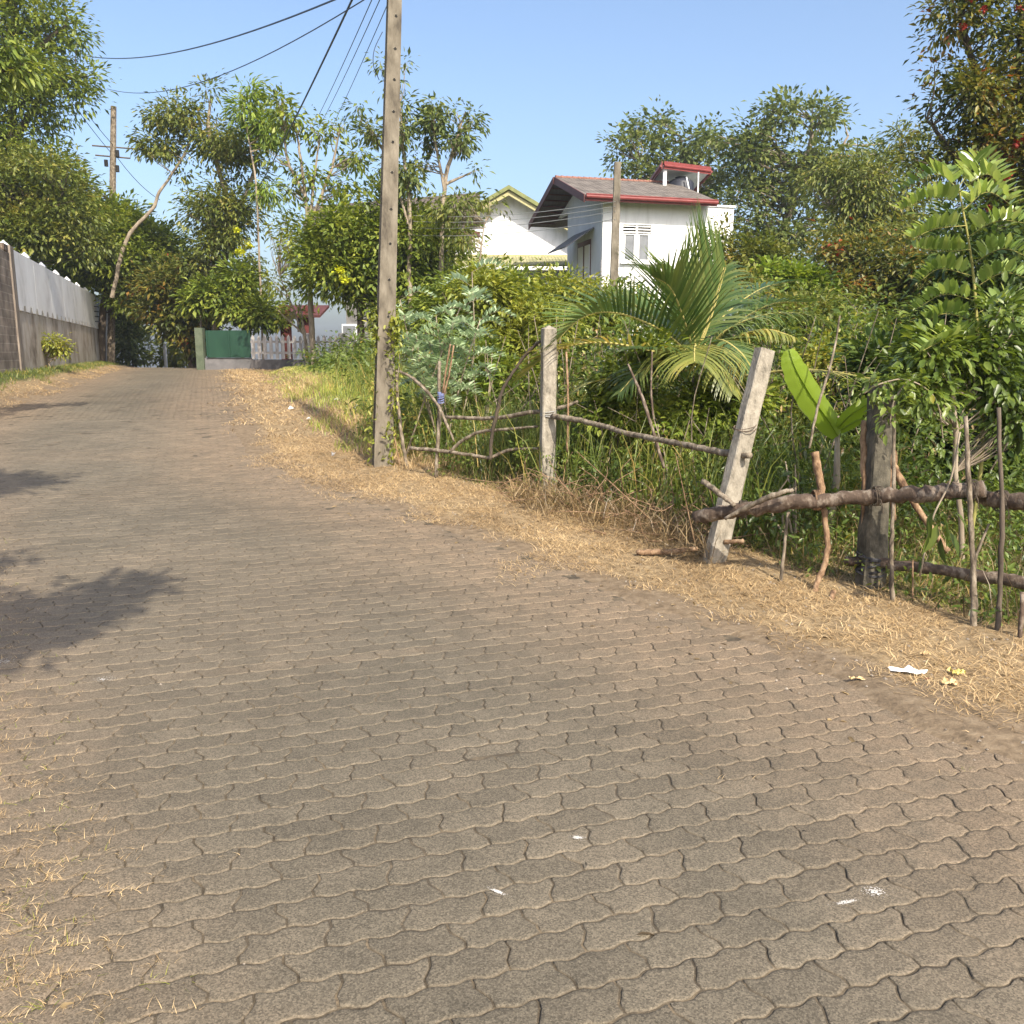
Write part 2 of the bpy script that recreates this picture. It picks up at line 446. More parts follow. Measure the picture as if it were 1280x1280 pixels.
g = add_mesh('ground', np.stack([X, Y, Z], -1).reshape(-1, 3), F, ground_material(), smooth=True)
tag(g, kind='structure')
le = lerp(LE, Y); re = lerp(RE, Y); dl = le - X; dr = X - re
straw_w = sstep((dr - .15) / .5) * (1 - sstep((dr - 2.0) / .8)) + .75 * sstep((dl - .1) / .4) * (1 - sstep((dl - .9) / .5))
green_w = sstep((dr - 1.55) / .6) * .85 + sstep((dl - .45) / .5) * .9
ca = g.data.color_attributes.new('cover', 'FLOAT_COLOR', 'POINT')
cv = np.stack([straw_w, green_w, 0 * X, 0 * X + 1], -1).astype(np.float32).reshape(-1)
ca.data.foreach_set('color', cv)

# ================================================================== the paved road
TH = R(19)
EX = np.array([math.cos(TH), math.sin(TH)]); EY = np.array([-math.sin(TH), math.cos(TH)])
PL, PW = .225, .1185
def tri(t, k=3.0):
    t = t - np.floor(t); return np.clip((np.abs(t - .5) * 4 - 1) * k, -1, 1)
def paver_outline(kx, ky):
    s = np.linspace(-.5, .5, kx + 1)[:-1]; t = np.linspace(-.5, .5, ky + 1)[:-1]
    pts = [(a, -.5) for a in s] + [(.5, a) for a in t] + [(-a, .5) for a in s] + [(-.5, -a) for a in t]
    return np.array(pts)
def build_pavers(ylo, yhi, kx, ky, bevel):
    O = paver_outline(kx, ky); K = len(O)
    ii, jj = np.meshgrid(np.arange(-180, 80), np.arange(-10, 470))
    ii = ii.ravel(); jj = jj.ravel()
    cs = (ii + .5 * (jj % 2)) * PL; ct = jj * PW
    cx = cs * EX[0] + ct * EY[0]; cy = cs * EX[1] + ct * EY[1]
    bend = 0
    ok = (cy > ylo) & (cy <= yhi)
    l = lerp(LE, cy); r = lerp(RE, cy)
    ok &= (cx > l - .12) & (cx < r + .10) & (np.abs(cx) < .66 * cy + 1.5)
    cs = cs[ok]; ct = ct[ok]; n = len(cs)
    rng = np.random.default_rng(5)
    gap = np.interp(ct, [5, 18], [.0048, .0022])[:, None] + .003 * rng.random((n, 1))
    def ring(inset):
        hx = PL * .5 - gap * .5 - inset; hy = PW * .5 - gap * .5 - inset
        s = cs[:, None] + O[None, :, 0] * 2 * hx; t = ct[:, None] + O[None, :, 1] * 2 * hy
        # same wave for both neighbours of a joint -> they interlock
        ls = cs[:, None] + O[None, :, 0] * PL; lt = ct[:, None] + O[None, :, 1] * PW
        s2 = s + .0135 * tri(lt / (PW * 2) + .25, 2.6) + .011 * vnoise(ls, lt, .5, 3) + .006 * vnoise(ls, lt, .13, 23) + .004 * vnoise(ls, lt, .045, 13) + .0022 * vnoise(ls, lt, .016, 14)
        t2 = t + .0062 * tri(ls / (PL * .5), 2.0) + .012 * vnoise(ls, lt, .8, 8) + .005 * vnoise(ls, lt, .16, 28) + .0035 * vnoise(ls, lt, .05, 17) + .0012 * vnoise(ls, lt, .016, 18)
        return s2 * EX[0] + t2 * EY[0], s2 * EX[1] + t2 * EY[1]
    zj = rng.normal(size=(n, 1)) * .0009
    tx = rng.normal(size=(n, 1)) * .0045; ty = rng.normal(size=(n, 1)) * .0045
    mx = (cs * EX[0] + ct * EY[0])[:, None]; my = (cs * EX[1] + ct * EY[1])[:, None]
    rings = []
    m_s = cs[:, None] + O[None, :, 0] * PL * .60 + .008 * vnoise(cs, ct, .5, 3)[:, None]; m_t = ct[:, None] + 0 * O[None, :, 1] + .010 * vnoise(cs, ct, .8, 8)[:, None]
    for inset, drop in ([(.014, 0), (.004, .0003), (.0008, .0018), (0, .03)] if bevel else [(.004, 0), (0, .02)]):
        x, y = ring(inset)
        z = ROADZ(x, y) + zj + (x - mx) * tx + (y - my) * ty - drop
        rings.append(np.stack([x, y, z], -1))
    x = m_s * EX[0] + m_t * EY[0]; y = m_s * EX[1] + m_t * EY[1]
    rings.insert(0, np.stack([x, y, ROADZ(x, y) + zj + (x - mx) * tx + (y - my) * ty], -1))
    V = np.stack(rings, 1)  # n, R, K, 3
    Rn = V.shape[1]
    b = np.arange(n) * (Rn * K)
    V = V.reshape(-1, 3)
    fs = []; k = np.arange(K); k2 = (k + 1) % K
    for q in range(Rn - 1):
        a0 = b[:, None] + q * K + k; a1 = b[:, None] + q * K + k2; c0 = a0 + K; c1 = a1 + K
        fs.append(np.stack([a0, c0, c1], -1).reshape(-1, 3)); fs.append(np.stack([a0, c1, a1], -1).reshape(-1, 3))
    Fa = np.concatenate(fs)
    ar = np.linalg.norm(np.cross(V[Fa[:, 1]] - V[Fa[:, 0]], V[Fa[:, 2]] - V[Fa[:, 0]]), axis=1)
    return V, Fa[ar > 1e-9]

def paver_material():
    m, nt, N, L = mat('paver_concrete')
    out = N.new('ShaderNodeOutputMaterial'); b = N.new('ShaderNodeBsdfPrincipled'); b.inputs['Roughness'].default_value = .82; b.inputs['Specular IOR Level'].default_value = .3
    mp = coords(N, L, 1)
    def noise(sc, det, rgh=.65):
        n = N.new('ShaderNodeTexNoise'); n.inputs['Scale'].default_value = sc; n.inputs['Detail'].default_value = det; n.inputs['Roughness'].default_value = rgh
        L.new(mp.outputs[0], n.inputs['Vector']); return n
    big = noise(.55, 6, .7); mid = noise(6, 8, .75); fine = noise(170, 3, .8)
    vor = N.new('ShaderNodeTexVoronoi'); vor.inputs['Scale'].default_value = 130; L.new(mp.outputs[0], vor.inputs['Vector'])
    g = N.new('ShaderNodeNewGeometry')
    c1 = ramp(N, [(.3, (.080, .069, .050)), (.5, (.109, .094, .068)), (.7, (.142, .118, .084))]); L.new(big.outputs['Fac'], c1.inputs['Fac'])
    # dust lies along both road edges and in patches
    dust = N.new('ShaderNodeAttribute'); dust.attribute_name = 'dust'
    dm = N.new('ShaderNodeMath'); dm.operation = 'MULTIPLY'; L.new(dust.outputs['Fac'], dm.inputs[0])
    dmr = N.new('ShaderNodeMapRange'); dmr.inputs[1].default_value = .3; dmr.inputs[2].default_value = .62; L.new(mid.outputs['Fac'], dmr.inputs[0]); 
    dmr.inputs[3].default_value = .45; L.new(dmr.outputs[0], dm.inputs[1])
    mx = N.new('ShaderNodeMix'); mx.data_type = 'RGBA'; L.new(dm.outputs[0], mx.inputs[0]); L.new(c1.outputs[0], mx.inputs[6]); mx.inputs[7].default_value = (.175, .130, .085, 1)
    # brick to brick and speckle
    v = N.new('ShaderNodeMapRange'); v.inputs[3].default_value = .90; v.inputs[4].default_value = 1.10; L.new(g.outputs['Random Per Island'], v.inputs[0])
    f = N.new('ShaderNodeMapRange'); f.inputs[1].default_value = .25; f.inputs[2].default_value = .75; f.inputs[3].default_value = .6; f.inputs[4].default_value = 1.42; L.new(fine.outputs['Fac'], f.inputs[0])
    f2 = N.new('ShaderNodeMapRange'); f2.inputs[1].default_value = .3; f2.inputs[2].default_value = .7; f2.inputs[3].default_value = .86; f2.inputs[4].default_value = 1.14; L.new(mid.outputs['Fac'], f2.inputs[0])
    ml = N.new('ShaderNodeMath'); ml.operation = 'MULTIPLY'; L.new(v.outputs[0], ml.inputs[0]); L.new(f.outputs[0], ml.inputs[1])
    ml2 = N.new('ShaderNodeMath'); ml2.operation = 'MULTIPLY'; L.new(ml.outputs[0], ml2.inputs[0]); L.new(f2.outputs[0], ml2.inputs[1])
    vg = N.new('ShaderNodeTexVoronoi'); vg.inputs['Scale'].default_value = 210; L.new(mp.outputs[0], vg.inputs['Vector']); vs_ = N.new('ShaderNodeSeparateColor'); L.new(vg.outputs['Color'], vs_.inputs[0])
    gm = N.new('ShaderNodeMapRange'); gm.inputs[3].default_value = .62; gm.inputs[4].default_value = 1.42; L.new(vs_.outputs[0], gm.inputs[0])
    ml3 = N.new('ShaderNodeMath'); ml3.operation = 'MULTIPLY'; L.new(ml2.outputs[0], ml3.inputs[0]); L.new(gm.outputs[0], ml3.inputs[1]); ml2 = ml3
    vm = N.new('ShaderNodeVectorMath'); vm.operation = 'SCALE'; L.new(mx.outputs[2], vm.inputs[0]); L.new(ml2.outputs[0], vm.inputs['Scale'])
    # pale quartz specks
    sp = N.new('ShaderNodeMapRange'); sp.inputs[1].default_value = .0; sp.inputs[2].default_value = .2; sp.inputs[3].default_value = .55; sp.inputs[4].default_value = 0; L.new(vor.outputs['Distance'], sp.inputs[0])
    mx2 = N.new('ShaderNodeMix'); mx2.data_type = 'RGBA'; L.new(sp.outputs[0], mx2.inputs[0]); L.new(vm.outputs[0], mx2.inputs[6]); mx2.inputs[7].default_value = (.34, .30, .22, 1)
    ed = N.new('ShaderNodeAttribute'); ed.attribute_name = 'edge'
    em = N.new('ShaderNodeMath'); em.operation = 'MULTIPLY_ADD'; em.inputs[1].default_value = 1.0; L.new(ed.outputs['Fac'], em.inputs[0]); L.new(mid.outputs['Fac'], em.inputs[2])
    er = N.new('ShaderNodeMapRange'); er.inputs[1].default_value = 1.0; er.inputs[2].default_value = 1.75; er.inputs[4].default_value = .22; L.new(em.outputs[0], er.inputs[0])
    mx3 = N.new('ShaderNodeMix'); mx3.data_type = 'RGBA'; L.new(er.outputs[0], mx3.inputs[0]); L.new(mx2.outputs[2], mx3.inputs[6]); mx3.inputs[7].default_value = (.205, .162, .115, 1)
    L.new(mx3.outputs[2], b.inputs['Base Color'])
    bp = N.new('ShaderNodeBump'); bp.inputs['Strength'].default_value = .55; bp.inputs['Distance'].default_value = .003; L.new(fine.outputs['Fac'], bp.inputs['Height'])
    bp2 = N.new('ShaderNodeBump'); bp2.inputs['Strength'].default_value = .35; bp2.inputs['Distance'].default_value = .008; L.new(mid.outputs['Fac'], bp2.inputs['Height']); L.new(bp.outputs[0], bp2.inputs['Normal'])
    L.new(bp2.outputs[0], b.inputs['Normal']); L.new(b.outputs[0], out.inputs[0]); return m

V0, F0 = build_pavers(.6, 5, 18, 10, True)
V1, F1 = build_pavers(5, 15, 12, 6, True)
V2, F2 = build_pavers(15, 48, 8, 4, False)
VV = np.concatenate([V0, V1, V2]); FF = np.concatenate([F0, F1 + len(V0), F2 + len(V0) + len(V1)])
def edge_attr(n, R_, K):
    prof_ = [0, .0, .55, 1.0, 1.0] if R_ == 4 else [0, .25, 1.0]
    return np.tile(np.repeat(prof_, K), n // ((R_ + 1) * K))
EDGE = np.concatenate([edge_attr(len(V0), 4, 56), edge_attr(len(V1), 4, 36), edge_attr(len(V2), 2, 24)])
road = add_mesh('road', VV, FF, paver_material()); tag(road, kind='structure')
l = lerp(LE, VV[:, 1]); r = lerp(RE, VV[:, 1]); inn = np.minimum(VV[:, 0] - l, (r - VV[:, 0]) * .8)
du = (1 - sstep((inn - .1) / 1.5)) * .95 + .12
tt = VV[:, 0] * EY[0] + VV[:, 1] * EY[1]
for (px, py, w_, k_) in ((600, 815, .07, .55), (200, 540, .12, .5)):
    q_ = ground_at(px, py); t0_ = q_.x * EY[0] + q_.y * EY[1]; du = np.maximum(du, k_ * np.exp(-((tt - t0_) / w_) ** 2) * (.6 + .5 * vnoise(VV[:, 0], VV[:, 1], .5, 3)))
du = du + .25 * np.clip(vnoise(VV[:, 0], VV[:, 1], 1.3, 31), 0, 1)
ea = road.data.attributes.new('edge', 'FLOAT', 'POINT'); ea.data.foreach_set('value', EDGE.astype(np.float32))
da = road.data.attributes.new('dust', 'FLOAT', 'POINT'); da.data.foreach_set('value', du.astype(np.float32))
# sand in the joints
ys = np.concatenate([np.arange(.3, 20, .1), np.arange(20, 49, .5)])
jv = []; jf = []
for y in ys:
    a = float(lerp(LE, y)) - .1; b_ = float(lerp(RE, y)) + .1
    for k in range(33): xq = a + (b_ - a) * k / 32; jv.append((xq, y, float(lerp(RB, y)) - float(np.interp(y, [6, 12, 20], [.0052, .0034, .0022])) + .0028 * float(vnoise(xq, y, .33, 41))))
for i in range(len(ys) - 1):
    for k in range(32): jf.append((i * 33 + k, i * 33 + k + 1, (i + 1) * 33 + k + 1, (i + 1) * 33 + k))
JS = simple('joint_sand', [(.3, (.04, .032, .022)), (.5, (.085, .068, .046)), (.68, (.20, .155, .10))], 9, bump=.6, bscale=30)
tag(add_mesh('joint_sand', jv, jf, JS), kind='structure')

# ================================================================== grasses
def scatter(n, cond, xr, yr, rng):
    """n random ground points for which cond(x, y, dl, dr) holds"""
    out = []
    tot = 0
    while tot < n:
        x = xr[0] + (xr[1] - xr[0]) * rng.random(n); y = yr[0] + (yr[1] - yr[0]) * rng.random(n) ** 1.0
        a = lerp(LE, y) - x; b_ = x - lerp(RE, y)
        k = cond(x, y, a, b_, rng) & (np.abs(x) < .66 * y + 1.2)
        out.append(np.stack([x[k], y[k]], 1)); tot += k.sum()
        if len(out) > 200: break
    P = np.concatenate(out)[:n]
    z = np.maximum(H(P[:, 0], P[:, 1]), np.where((lerp(LE, P[:, 1]) < P[:, 0]) & (P[:, 0] < lerp(RE, P[:, 1])), lerp(RB, P[:, 1]) - .004, -99))
    return np.column_stack([P, z])

rng = np.random.default_rng(21)
def c_verge(x, y, a, b_, rng):
    d = sstep((b_ + .30 + .55 * vnoise(x, y, .5, 6) + .2 * vnoise(x, y, .17, 9)) / .8) * (1 - sstep((b_ - 2.1) / .7))
    return rng.random(len(x)) < d * (.35 + .65 * (vnoise(x, y, .28, 2) > -.35))
s = Soup()
P = scatter(75000, c_verge, (-9, 5), (2.2, 13), rng)
s.add(*blades(P, .004 + .035 * rng.random(len(P)) ** 2, .03 + .08 * rng.random(len(P)), .0032 + .002 * rng.random(len(P)), rng))
P = scatter(16000, c_verge, (-14, 2), (13, 40), rng)
s.add(*blades(P, .01 + .06 * rng.random(len(P)) ** 2, .06 + .12 * rng.random(len(P)), .012, rng))
def c_lv(x, y, a, b_, rng): return rng.random(len(x)) < sstep((a + .3) / .4) * (1 - sstep((a - .35) / .4)) * (vnoise(x, y, .5, 2) > -.2)
P = scatter(9000, c_lv, (-18, 0), (5, 38), rng)
s.add(*blades(P, .01 + .05 * rng.random(len(P)) ** 2, .05 + .10 * rng.random(len(P)), .008, rng))
tag(s.build('dry_grass', STRAW), 'trampled straw-coloured dry grass along the road edges', 'dry grass', kind='stuff')

# stones, crumbs and dead leaves along both edges
def c_any(x, y, a, b_, rng): return rng.random(len(x)) < (sstep((b_ + .9) / 1.0) * (1 - sstep((b_ - 1.8) / .5)) + .5 * sstep((a + .9) / 1.) * (1 - sstep((a - .6) / .4)) + .012)
P = scatter(2600, c_any, (-9, 4), (1.8, 11), rng); V = []; F = []
for q, p in enumerate(P):
    r_ = .0035 + .009 * rng.random() ** 3; b = len(V); a_ = rng.random() * 6
    for k in range(5): V.append((p[0] + r_ * math.cos(a_ + 1.257 * k) * rng.uniform(.7, 1.2), p[1] + r_ * math.sin(a_ + 1.257 * k) * rng.uniform(.7, 1.2), p[2] + .001))
    V.append((p[0], p[1], p[2] + r_ * .9)); F += [(b + k, b + (k + 1) % 5, b + 5) for k in range(5)]
tag(add_mesh('pebbles', V, F, simple('pebble_grey', [(.3, (.12, .10, .08)), (.7, (.34, .29, .23))], 60)), 'small stones and crumbs scattered along the road edges', 'pebbles', kind='stuff')
P = scatter(420, c_any, (-9, 4), (1.8, 12), rng); P[:, 2] += .006
s = Soup(); dd = rng.normal(size=P.shape); dd[:, 2] *= .15
s.add(*leaves_geo(P, dd, .03 + .035 * rng.random(len(P)), .018, fold=.3, curl=.25, rng=rng)); tag(s.build('leaf_litter', LF_DRY), 'small dead brown leaves lying along the road edges', 'dead leaves', kind='stuff')

# tufts growing out of the joints on the left
s = Soup(); g2 = Soup()
ij = []
for k in range(1300):
    px = rng.random() ** 1.6 * 330 - 30; py = 640 + 660 * rng.random()
    if px > 14 + (py - 640) * .24 * (.5 + rng.random()) : continue
    ij.append((px, py))
ij += [(640, 1000), (960, 905), (1130, 880), (1210, 950), (925, 880), (1030, 1010)][:0]
ij += [(415, 752), (1235, 1010), (1180, 985), (940, 985), (860, 765), (320, 1090), (560, 1148), (1225, 935), (1160, 905), (960, 815), (1060, 880), (590, 762), (640, 770)]
for (px, py) in ij:
    q = ground_at(px, py)
    # snap to the nearest long joint
    t = q.x * EY[0] + q.y * EY[1]; sx = q.x * EX[0] + q.y * EX[1]
    if random.random() < .6: t = (math.floor(t / PW) + .5) * PW + .0125 * float(tri(sx / (PL * .5) + .1))
    else:
        j = round(t / PW); off = .5 * (j % 2); sx = (math.floor(sx / PL - off) + off + .5) * PL
    cx = sx * EX[0] + t * EY[0]; cy = sx * EX[1] + t * EY[1]
    m = random.randint(2, 10); sg = .012 + .03 * random.random()
    pp = np.column_stack([cx + rng.normal(size=m) * sg * 1.3, cy + rng.normal(size=m) * sg * .5, np.full(m, float(lerp(RB, cy)) - .006)])
    dst = g2 if random.random() < .12 else s
    dst.add(*blades(pp, .004 + .022 * rng.random(m), .015 + .045 * rng.random(m), .0024, rng))
tag(s.build('dry_grass_tufts', STRAW), 'dry straw tufts growing from the paver joints on the left', 'dry grass', kind='stuff')
tag(g2.build('green_grass_tufts', LF_YEL), 'small yellowish green tufts in the paver joints', 'grass', kind='stuff')

# roadside grass left of and behind the pole
def c_rg(x, y, a, b_, rng): return rng.random(len(x)) < sstep((b_ - 1.15 + .35 * vnoise(x, y, .8, 4)) / .5) * (1 - sstep((b_ - 6.5) / 1.5))
s = Soup()
P = scatter(36000, c_rg, (-12, 3), (11.5, 32), rng)
br = lerp(RE, P[:, 1]); far = sstep((P[:, 0] - br - 1.5) / 1.6)
hh = (.15 + .32 * far) * (1 - .68 * sstep((P[:, 1] - 17) / 7)) * (.45 + .7 * rng.random(len(P)))
s.add(*blades(P, hh, hh * .5 * rng.random(len(P)) + .02, .011, rng))
tag(s.build('roadside_grass', GRASS_L), 'light green grass on the low bank left of the concrete pole', 'grass', kind='stuff')
s = Soup()
def c_dr(x, y, a, b_, rng): return rng.random(len(x)) < sstep((b_ - 1.2) / .4) * (1 - sstep((b_ - 3.2) / 1)) * (vnoise(x, y, .7, 12) > -.1)
P = scatter(9000, c_dr, (-10, 0), (10.5, 22), rng)
s.add(*blades(P, .05 + .12 * rng.random(len(P)), .05 + .08 * rng.random(len(P)), .008, rng))
tag(s.build('bank_dry_grass', STRAW), 'faded dry grass on the low bank beside the pole', 'dry grass', kind='stuff')

# green grass behind the fence
def c_fg(x, y, a, b_, rng): return rng.random(len(x)) < sstep((b_ - 1.62 + .25 * vnoise(x, y, .6, 4)) / .35)
s = Soup()
P = scatter(46000, c_fg, (-3, 8), (2.8, 14), rng)
t_ = .5 + .5 * vnoise(P[:, 0], P[:, 1], .8, 33)
b_ = P[:, 0] - lerp(RE, P[:, 1])
hh = (.05 + .34 * t_ ** 1.5 * sstep((b_ - 1.5) / .8)) * (.3 + .9 * rng.random(len(P))) * (.5 + .5 * sstep((P[:, 1] - 5.4) / 2.5))
s.add(*blades(P, hh, hh * 1.2 * rng.random(len(P)) + .02, .005 + .008 * rng.random(len(P)), rng))
tag(s.build('fence_grass', GRASS), 'tall green grass growing through the wooden fence', 'grass', kind='stuff')
s = Soup(); P = scatter(11000, c_fg, (-3, 8), (2.8, 13), rng)
s.add(*blades(P, .06 + .34 * rng.random(len(P)) ** 1.5, .05 + .25 * rng.random(len(P)), .007, rng))
tag(s.build('fence_dry_grass', LF_DRY), 'dead brownish blades mixed into the fence grass', 'dry grass', kind='stuff')
s = Soup(); P = scatter(5200, c_fg, (-3, 8), (3.6, 13), rng); P[:, 2] += .02 + (.16 + .36 * sstep((P[:, 1] - 5.5) / 2)) * rng.random(len(P)) ** 1.3
s.add(*clusters_leaves(P, .05, 12, .05, .022, .1, rng, 'oval'))
tag(s.build('fence_weeds', LF_SHRUB), 'small broad-leaved weeds among the fence grass', 'weeds', kind='stuff')
# grass on the left bank below the wall
def c_lg(x, y, a, b_, rng): return rng.random(len(x)) < sstep((a - .45 + .3 * vnoise(x, y, .8, 4)) / .4) * (1 - sstep((a - 3.2) / 1))
s = Soup(); P = scatter(22000, c_lg, (-22, -4), (9, 42), rng)
s.add(*blades(P, .03 + .09 * rng.random(len(P)), .04 + .06 * rng.random(len(P)), .013, rng))
tag(s.build('bank_grass', GRASS), 'short green grass on the bank below the left wall', 'grass', kind='stuff')

# ================================================================== left boundary wall
WA = at(30, 468, 23.0); WB = at(125, 457, 42); WC = at(148, 455.5, 50.6)
wd = Vector((WC.x - WA.x, WC.y - WA.y, 0)).normalized(); wn = Vector((wd.y, -wd.x, 0))     # wn faces the road
if wn.x < 0: wn = -wn
BLOCK = None
def block_material():
    m, nt, N, L = mat('concrete_blocks')
    out = N.new('ShaderNodeOutputMaterial'); b = N.new('ShaderNodeBsdfPrincipled'); b.inputs['Roughness'].default_value = .9
    at_ = N.new('ShaderNodeUVMap')
    br_ = N.new('ShaderNodeTexBrick'); br_.inputs['Scale'].default_value = 1; br_.inputs['Brick Width'].default_value = .4; br_.inputs['Row Height'].default_value = .2; br_.inputs['Mortar Size'].default_value = .012
    br_.inputs['Color1'].default_value = (.20, .165, .13, 1); br_.inputs['Color2'].default_value = (.27, .22, .175, 1); br_.inputs['Mortar'].default_value = (.34, .29, .24, 1)
    L.new(at_.outputs[0], br_.inputs['Vector'])
    mp = coords(N, L, 1.3); n = N.new('ShaderNodeTexNoise'); n.inputs['Scale'].default_value = 2; n.inputs['Detail'].default_value = 8; L.new(mp.outputs[0], n.inputs['Vector'])
    rr = ramp(N, [(.35, (.45, .42, .4)), (.65, (1.1, 1.08, 1.05))]); L.new(n.outputs['Fac'], rr.inputs['Fac'])
    mm = N.new('ShaderNodeMix'); mm.data_type = 'RGBA'; mm.blend_type = 'MULTIPLY'; mm.inputs[0].default_value = 1; L.new(br_.outputs[0], mm.inputs[6]); L.new(rr.outputs[0], mm.inputs[7])
    L.new(mm.outputs[2], b.inputs['Base Color'])
    bp = N.new('ShaderNodeBump'); bp.inputs['Distance'].default_value = .01; bp.inputs['Strength'].default_value = .6; bp.invert = True; L.new(br_.outputs['Fac'], bp.inputs['Height']); L.new(bp.outputs[0], b.inputs['Normal'])
    L.new(b.outputs[0], out.inputs[0]); return m
BLOCK = block_material()
def uv_wall(o, ux, uz=Vector((0, 0, 1))):
    me = o.data; uv = me.uv_layers.new(name='UVMap')
    for lp in me.loops:
        co = me.vertices[lp.vertex_index].co; uv.data[lp.index].uv = (co.dot(ux), co.dot(uz))
STAIN = simple('stained_plaster', [(.34, (.15, .115, .085)), (.45, (.33, .28, .225)), (.58, (.46, .41, .35)), (.75, (.52, .48, .43))], (1.1, 1.1, .8), bump=.15, detail=10)
WHITEW = simple('old_white_paint', [(.3, (.50, .49, .47)), (.46, (.68, .67, .66)), (.7, (.80, .80, .79))], (.7, .7, .6), bump=.03, detail=6)

bt = 2.80                       # wall height over the bank
bw = thing('block_wall', (WA - wd * 3), 'grey cement block wall with worn plaster at the left edge', 'wall')
mb = MB(); o = WA - wd * 9; o.z = .4
mb.frame_box(o, wd * 8.97, -wn * .2, Vector((0, 0, 3.62)))
wl = mb.build('wall', BLOCK, bw); uv_wall(wl, wd)
mb = MB(); o = WA - wd * .03 + wn * .04; o.z = .4; mb.frame_box(o, -wd * .42, -wn * .3, Vector((0, 0, 3.80))); mb.build('end_pillar', simple('grey_render', [(.3, (.13, .105, .085)), (.7, (.28, .235, .19))], (5, 5, 2), bump=.5), bw)
mb = MB(); o = WA - wd * .62 + wn * .02; o.z = 4.022; mb.frame_box(o, -wd * .5, -wn * .16, Vector((0, 0, .16))); mb.build('broken_block', BARK_LOG, bw)

pw = thing('panel_wall', WA, 'long boundary wall with white upper panels over a stained base', 'wall')
Ltot = (Vector((WB.x, WB.y, 0)) - Vector((WA.x, WA.y, 0))).length
mb = MB(); o = Vector((WA.x, WA.y, .4)); mb.frame_box(o, wd * Ltot, -wn * .25, Vector((0, 0, 2.25))); mb.build('base_wall', STAIN, pw)
mb = MB(); o = Vector((WA.x, WA.y, 2.652)) - wn * .17; mb.frame_box(o, wd * Ltot, -wn * .06, Vector((0, 0, .20))); mb.build('gap_shade_sheet', DARK, pw)  # dark sheet standing for the shade in the hollow gap
npan = 7
for i in range(npan):
    a = Ltot * i / npan
    mb = MB(); o = Vector((WA.x, WA.y, 2.80)) + wd * (a + .01) + wn * .03
    mb.frame_box(o, wd * (Ltot / npan - .02), -wn * .12, Vector((0, 0, 1.34)))
    mb.build('panel', WHITEW, pw)
    for k in range(3):
        c = Vector((WA.x, WA.y, 2.652)) + wd * (a + Ltot / npan * (k + .15) / 3) + wn * .03
        wdt = wd * (Ltot / npan / 3 * .55)
        mb = MB(); th_ = -wn * .12; up = Vector((0, 0, .15))
        vs = [c, c + wdt, c + wdt * 1.25 + up, c - wdt * .25 + up]; vs += [v + th_ for v in vs]
        mb.add(vs, [(0, 1, 2, 3), (7, 6, 5, 4), (0, 4, 5, 1), (1, 5, 6, 2), (2, 6, 7, 3), (3, 7, 4, 0)])
        mb.build('bracket', WHITEW, pw)
for i in range(npan + 1):
    c = Vector((WA.x, WA.y, 0)) + wd * (Ltot * i / npan)
    mb = MB(); o = c - wd * .09 - wn * .10; o.z = 2.79; mb.frame_box(o, wd * .18, -wn * .18, Vector((0, 0, 1.41)))
    top = c - wn * .17; top.z = 4.20
    q = [top + wd * a * .12 + wn * b_ * .12 for a, b_ in ((-1, -1), (1, -1), (1, 1), (-1, 1))]
    q2 = [v + Vector((0, 0, .04)) for v in q]; ap = top + Vector((0, 0, .17))
    mb.add(q + q2 + [ap], [(0, 1, 5, 4), (1, 2, 6, 5), (2, 3, 7, 6), (3, 0, 4, 7), (4, 5, 8), (5, 6, 8), (6, 7, 8), (7, 4, 8)])
    mb.build('post', WHITEW, pw)
# end pier
ep = thing('gate_pier', WB, 'broad grey concrete pier ending the white panel wall', 'pier')
mb = MB(); o = WB + wn * .12; o.z = .0; mb.frame_box(o, wd * 5.2, -wn * .45, Vector((0, 0, 4.1))); p_ = mb.build('pier', STAIN, ep)
mb = MB(); o = WB + wn * .18 - wd * .08; o.z = 4.102; mb.frame_box(o, wd * 5.4, -wn * .57, Vector((0, 0, .09))); mb.build('coping', CONC, ep)
mb = MB()
for k in range(4): 
    o = WB - wd * 1.9 + wn * .14; o.z = 2.95 + .22 * k; mb.tube([o, o + wd * .5 + wn * .12, o + wd * 1.5 + wn * .05], .025, 5)
mb.build('iron_bracket', WIRE, ep)

# ================================================================== houses
WHITE = simple('white_wall', [(.3, (.60, .60, .58)), (.46, (.76, .76, .75)), (.7, (.84, .84, .83))], (3, 3, .5), bump=.08, rough=.8)
OFFW_SHADE = simple('grey_white_shade', [(.3, (.55, .56, .57)), (.7, (.68, .69, .70))], (2, 2, .8), bump=.08)  # off-white; on side and gable walls the grey stands for their shade
REDP = simple('red_paint', [(.3, (.15, .026, .024)), (.7, (.23, .048, .042))], 5, rough=.5, bump=.05)
MAROON = simple('maroon_paint', [(.3, (.085, .03, .026)), (.7, (.135, .05, .042))], 5, rough=.6, bump=.05)
SOFFIT = simple('soffit_boards', [(.3, (.10, .08, .07)), (.7, (.16, .13, .115))], (14, 2, 2), bump=.2)
GREENP = simple('green_fascia', [(.3, (.13, .15, .05)), (.7, (.23, .24, .09))], 6, rough=.6, bump=.1)
YELP = simple('yellow_trim', [(.3, (.34, .31, .15)), (.7, (.46, .42, .22))], 6, rough=.7, bump=.1)
GLASS = simple('window_dark', [(.3, (.13, .14, .15)), (.7, (.21, .22, .235))], 3, rough=.25, bump=0, spec=.6)
